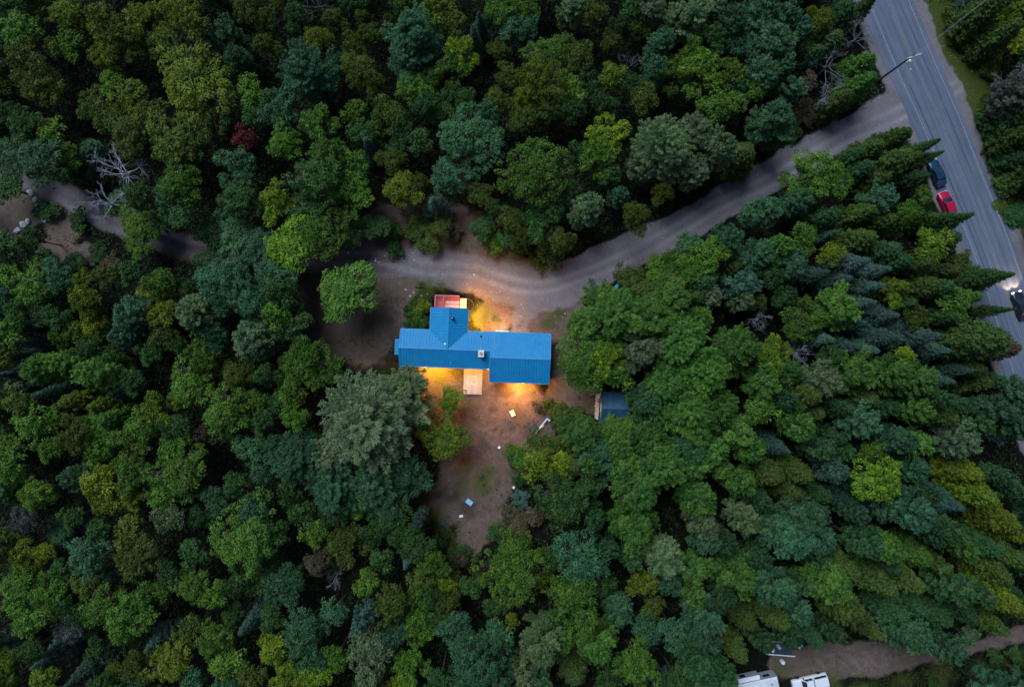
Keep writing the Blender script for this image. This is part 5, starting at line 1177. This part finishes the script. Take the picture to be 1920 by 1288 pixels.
for (ox, oy), txt in TILES.items():
    for ent in txt.replace('\n', '').split('|'):
        q = ent.split()
        if len(q) < 5 or q[3] == 'x': continue
        zx, zy, zr = map(float, q[:3])
        put(ox+zx/ZT, oy+zy/ZT, zr/ZT, q[3], q[4], special=SPECIAL.get((int(zx), int(zy))), shrink=(0.90 if q[3] in 'pf' else 0.97) if q[3] in 'mpfa' else 1.0)
NSP = {(690,790): 'huge grey-green pine spreading beside the end of the house', (655,548): 'lone rounded green tree on the bare lawn beside the driveway', (832,815): 'yellow-green leafy tree lit by the lamps below the patio',
       (556,462): 'bright lime leafy tree overhanging the shaded driveway', (1114,662): 'dense bright green rounded tree between the house end and the shed'}
for ent in NEAR.replace('\n', '').split('|'):
    q = ent.split(); put(float(q[0]), float(q[1]), float(q[2]), q[3], q[4], float(q[5]) if len(q) > 5 else None, special=NSP.get((int(q[0]), int(q[1]))))

# fill: smaller trees where the photograph shows dark crowns between the ones listed, and a belt just outside the frame
OPENPX = [(a, b, w) for a, b, w in [((x/(CAM_H/FPX))+960, 644-(y/(CAM_H/FPX)), w_/(CAM_H/FPX)*0.5) for x, y, w_ in catmull(DRIVE, 2.0)]]
OPENPX += [((x/(CAM_H/FPX))+960, 644-(y/(CAM_H/FPX)), 62) for x, y in RC[::3]]
OPENPX += [((x/(CAM_H/FPX))+960, 644-(y/(CAM_H/FPX)), w_/(CAM_H/FPX)*0.5) for x, y, w_ in catmull(LANE2, 2.0)]
OPENPX += [((x/(CAM_H/FPX))+960, 644-(y/(CAM_H/FPX)), r/(CAM_H/FPX)*0.95) for x, y, r in DIRT]
OPENPX += [((x/(CAM_H/FPX))+960, 644-(y/(CAM_H/FPX)), r/(CAM_H/FPX)*0.9) for x, y, r in GRASS]
OPENPX += [((x/(CAM_H/FPX))+960+66, 644-(y/(CAM_H/FPX)), 62) for x, y in RC[::3]]
OPENPX += [(780,650,60),(850,640,90),(930,665,90),(1000,670,80),(1148,762,45),(1430,1275,60),(1520,1275,60)]
OP = np.array(OPENPX)
def fill():
    n = 0
    cand = [(x+rng.uniform(-14, 14), y+rng.uniform(-14, 14)) for y in range(-90, 1380, 34) for x in range(-90, 2010, 34)]
    rng.shuffle(cand)
    for x, y in cand:
        r = rng.uniform(22, 34)
        if (np.hypot(OP[:, 0]-x, OP[:, 1]-y) < OP[:, 2]+r*0.8).any(): continue
        t = np.array([(a, b, c) for a, b, c, *_ in trees])
        d = np.hypot(t[:, 0]-x, t[:, 1]-y)
        if (d < t[:, 2]*0.98+r*0.55).any(): continue
        if x > 1250 and y > -200: k, ti = [('p','dg'),('f','ol'),('f','dg'),('p','bg'),('s','tl')][rng.integers(5)]
        elif y < 420: k, ti = [('m','dg'),('a','ol'),('a','ol'),('a','dg'),('p','bg')][rng.integers(5)]
        else: k, ti = [('m','dg'),('a','g'),('a','dg'),('p','dg'),('a','bg')][rng.integers(5)]
        inside = 0 < x < 1920 and 0 < y < 1288
        put(x, y, r if inside else r*1.5, k, ti, rng.uniform(4.5, 7.5) if inside else rng.uniform(10, 13)); n += 1
    return n
NF = fill()

NB = {'m': 'broadleaf', 'a': 'fine-leaved tree', 'p': 'pine', 's': 'spruce', 'f': 'cedar', 'k': 'bush', 'd': 'dead tree'}
tx = np.array([t[4:6] for t in trees])
for i, (o, special, sz, kind, tint, pl) in enumerate(TOBJ):      # each label names the tree standing closest
    if special: continue
    d = np.hypot(*(tx-tx[i]).T); d[i] = 1e9; j = int(np.argmin(d)); _, _, sj, kj, tj, _ = TOBJ[j]
    ad = NB[kj] if kj == 'd' else TWORD[tj]+' '+NB[kj]
    me_ = f'{sz} {KIND[kind][1]}' if kind == 'd' and tint == 'gy' else f'{sz} {TWORD[tint]} {KIND[kind][1]}'
    o['label'] = f"{me_} beside {sj} {ad} {pl}"

# ------------------------------------------------------------------ undergrowth: uncountable low leaves on the forest floor, and weeds along the open edges
def undergrowth():
    n = 26000
    X, Y = rng.uniform(-92, 92, n), rng.uniform(-63, 63, n)
    gr, di, gs, rut, R, RS = ground_weights(X, Y)
    dens = np.where((gr < 0.25) & (di < 0.35), 1.0, 0.0)+np.where((gr < 0.2) & (di > 0.25) & (di < 0.8), 0.35, 0)
    dens = np.where((gs > 0.4) & (gr < 0.3), 0.5, dens)
    hl = house.matrix_basis.inverted(); hx = np.array([(hl @ Vector((a, b, 0)))[:2] for a, b in zip(X, Y)])
    dens[(hx[:, 0] > -1.5) & (hx[:, 0] < 25) & (hx[:, 1] < 6.2) & (hx[:, 1] > -11)] *= 0.0
    dens[np.abs(R) < 6.3] = 0
    for px, py, rr in ((1148,762,4.5),(1430,1275,5.5),(1519,1279,4.5),(1465,1225,4.0),(880,940,1.6),(961,775,1.2),(1752,327,3.5),(1771,385,3.5),(1012,800,2.6)):
        g = G(px, py); dens[np.hypot(X-g.x, Y-g.y) < rr] = 0
    k = rng.random(n) < dens; X, Y = X[k], Y[k]; gs = gs[k]
    m = 12; C = np.repeat(np.stack([X, Y, np.zeros_like(X)], 1), m, 0); q = len(C)
    sz = np.repeat(np.where(gs > 0.4, 0.35, 1.0)*rng.uniform(0.5, 1.2, len(X)), m)
    C += rng.normal(size=(q, 3))*np.array([0.34, 0.34, 0.12])*sz[:, None]; C[:, 2] = np.abs(C[:, 2])+0.12*sz+rng.random(q)*0.45*sz
    Nn = unit(np.array([0, 0, 1.0])+rng.normal(size=(q, 3))*0.5); L = 0.34*rng.uniform(0.6, 1.3, q)*np.sqrt(sz)
    var = np.clip(np.repeat(0.45+rng.normal(size=len(X))*0.18, m)+rng.normal(size=q)*0.12, 0, 1)
    o = link('undergrowth', crown_mesh('undergrowth', leaf_quads(C, Nn, unit(rng.normal(size=(q, 3))), L, L*0.6), var, M['leaf']))
    o.color = (0.026, 0.046, 0.011, 1); o['kind'] = 'stuff'; tag(o, 'low leafy undergrowth and weeds covering the forest floor', 'undergrowth')
undergrowth()
def yard_litter():
    """tufts of grass and weeds in the yard, pebbles along the driveway: too many to count"""
    n = 30000
    X, Y = rng.uniform(-80, 75, n), rng.uniform(-56, 50, n); gr, di, gs, rut, R, RS = ground_weights(X, Y)
    hx = np.array([(HINV @ Vector((a, b, 0)))[:2] for a, b in zip(X, Y)])
    out = ~((hx[:, 0] > -1.2) & (hx[:, 0] < 24.2) & (hx[:, 1] < 0.4) & (hx[:, 1] > -8)) & ~((hx[:, 0] > 4.5) & (hx[:, 0] < 10.6) & (hx[:, 1] > 0) & (hx[:, 1] < 6)) & ~((hx[:, 0] > 9.9) & (hx[:, 0] < 13.2) & (hx[:, 1] < -5) & (hx[:, 1] > -10.4))
    k = out & (np.maximum(di, gs) > 0.3) & (gr < 0.45) & (np.abs(R) > 6) & (vnoise(X, Y, 2.2, 61)*0.6+vnoise(X, Y, 0.8, 62)*0.4+gs*0.15 > 0.52)
    x, y = X[k], Y[k]; m = 6; C = np.repeat(np.stack([x, y, np.full_like(x, 0.05)], 1), m, 0); q = len(C)
    C += rng.normal(size=(q, 3))*np.array([0.12, 0.12, 0.02]); T_ = unit(rng.normal(size=(q, 3))*np.array([1, 1, 0.3])+np.array([0, 0, 0.6]))
    L = rng.uniform(0.12, 0.30, q); C[:, 2] = 0.06+L*0.25
    o = link('grass_tufts', crown_mesh('grass_tufts', leaf_quads(C, unit(np.array([0, 0, 1.0])+rng.normal(size=(q, 3))*0.5), T_, L, L*0.35), np.clip(np.repeat(0.5+rng.normal(size=len(x))*0.25, m), 0, 1), M['leaf']))
    o.color = (0.085, 0.088, 0.024, 1); o['kind'] = 'stuff'; tag(o, 'short dry grass tufts and weeds scattered over the yard', 'grass')
    k = (gr > 0.3) & (np.abs(R) > 5.2) & (rng.random(n) < 0.8); x, y = X[k], Y[k]; s = rng.uniform(0.025, 0.085, len(x))
    base = np.array([(1, 0, 0), (-0.5, 0.8, 0), (-0.5, -0.8, 0), (0.1, 0.1, 0.7)]); V = (base[None]*s[:, None, None]*rng.uniform(0.7, 1.3, (len(x), 4, 1)))+np.stack([x, y, np.full_like(x, 0.02)], 1)[:, None]
    f = np.array([(0, 1, 3), (1, 2, 3), (2, 0, 3)]); F = (f[None]+4*np.arange(len(x))[:, None, None]).reshape(-1, 3)
    o = link('pebbles', npmesh('pebbles', V.reshape(-1, 3), F, M['stone'])); o['kind'] = 'stuff'; tag(o, 'loose pale pebbles strewn over the gravel driveway', 'pebbles')
yard_litter()
print('TREES', len(trees), 'fill', NF)
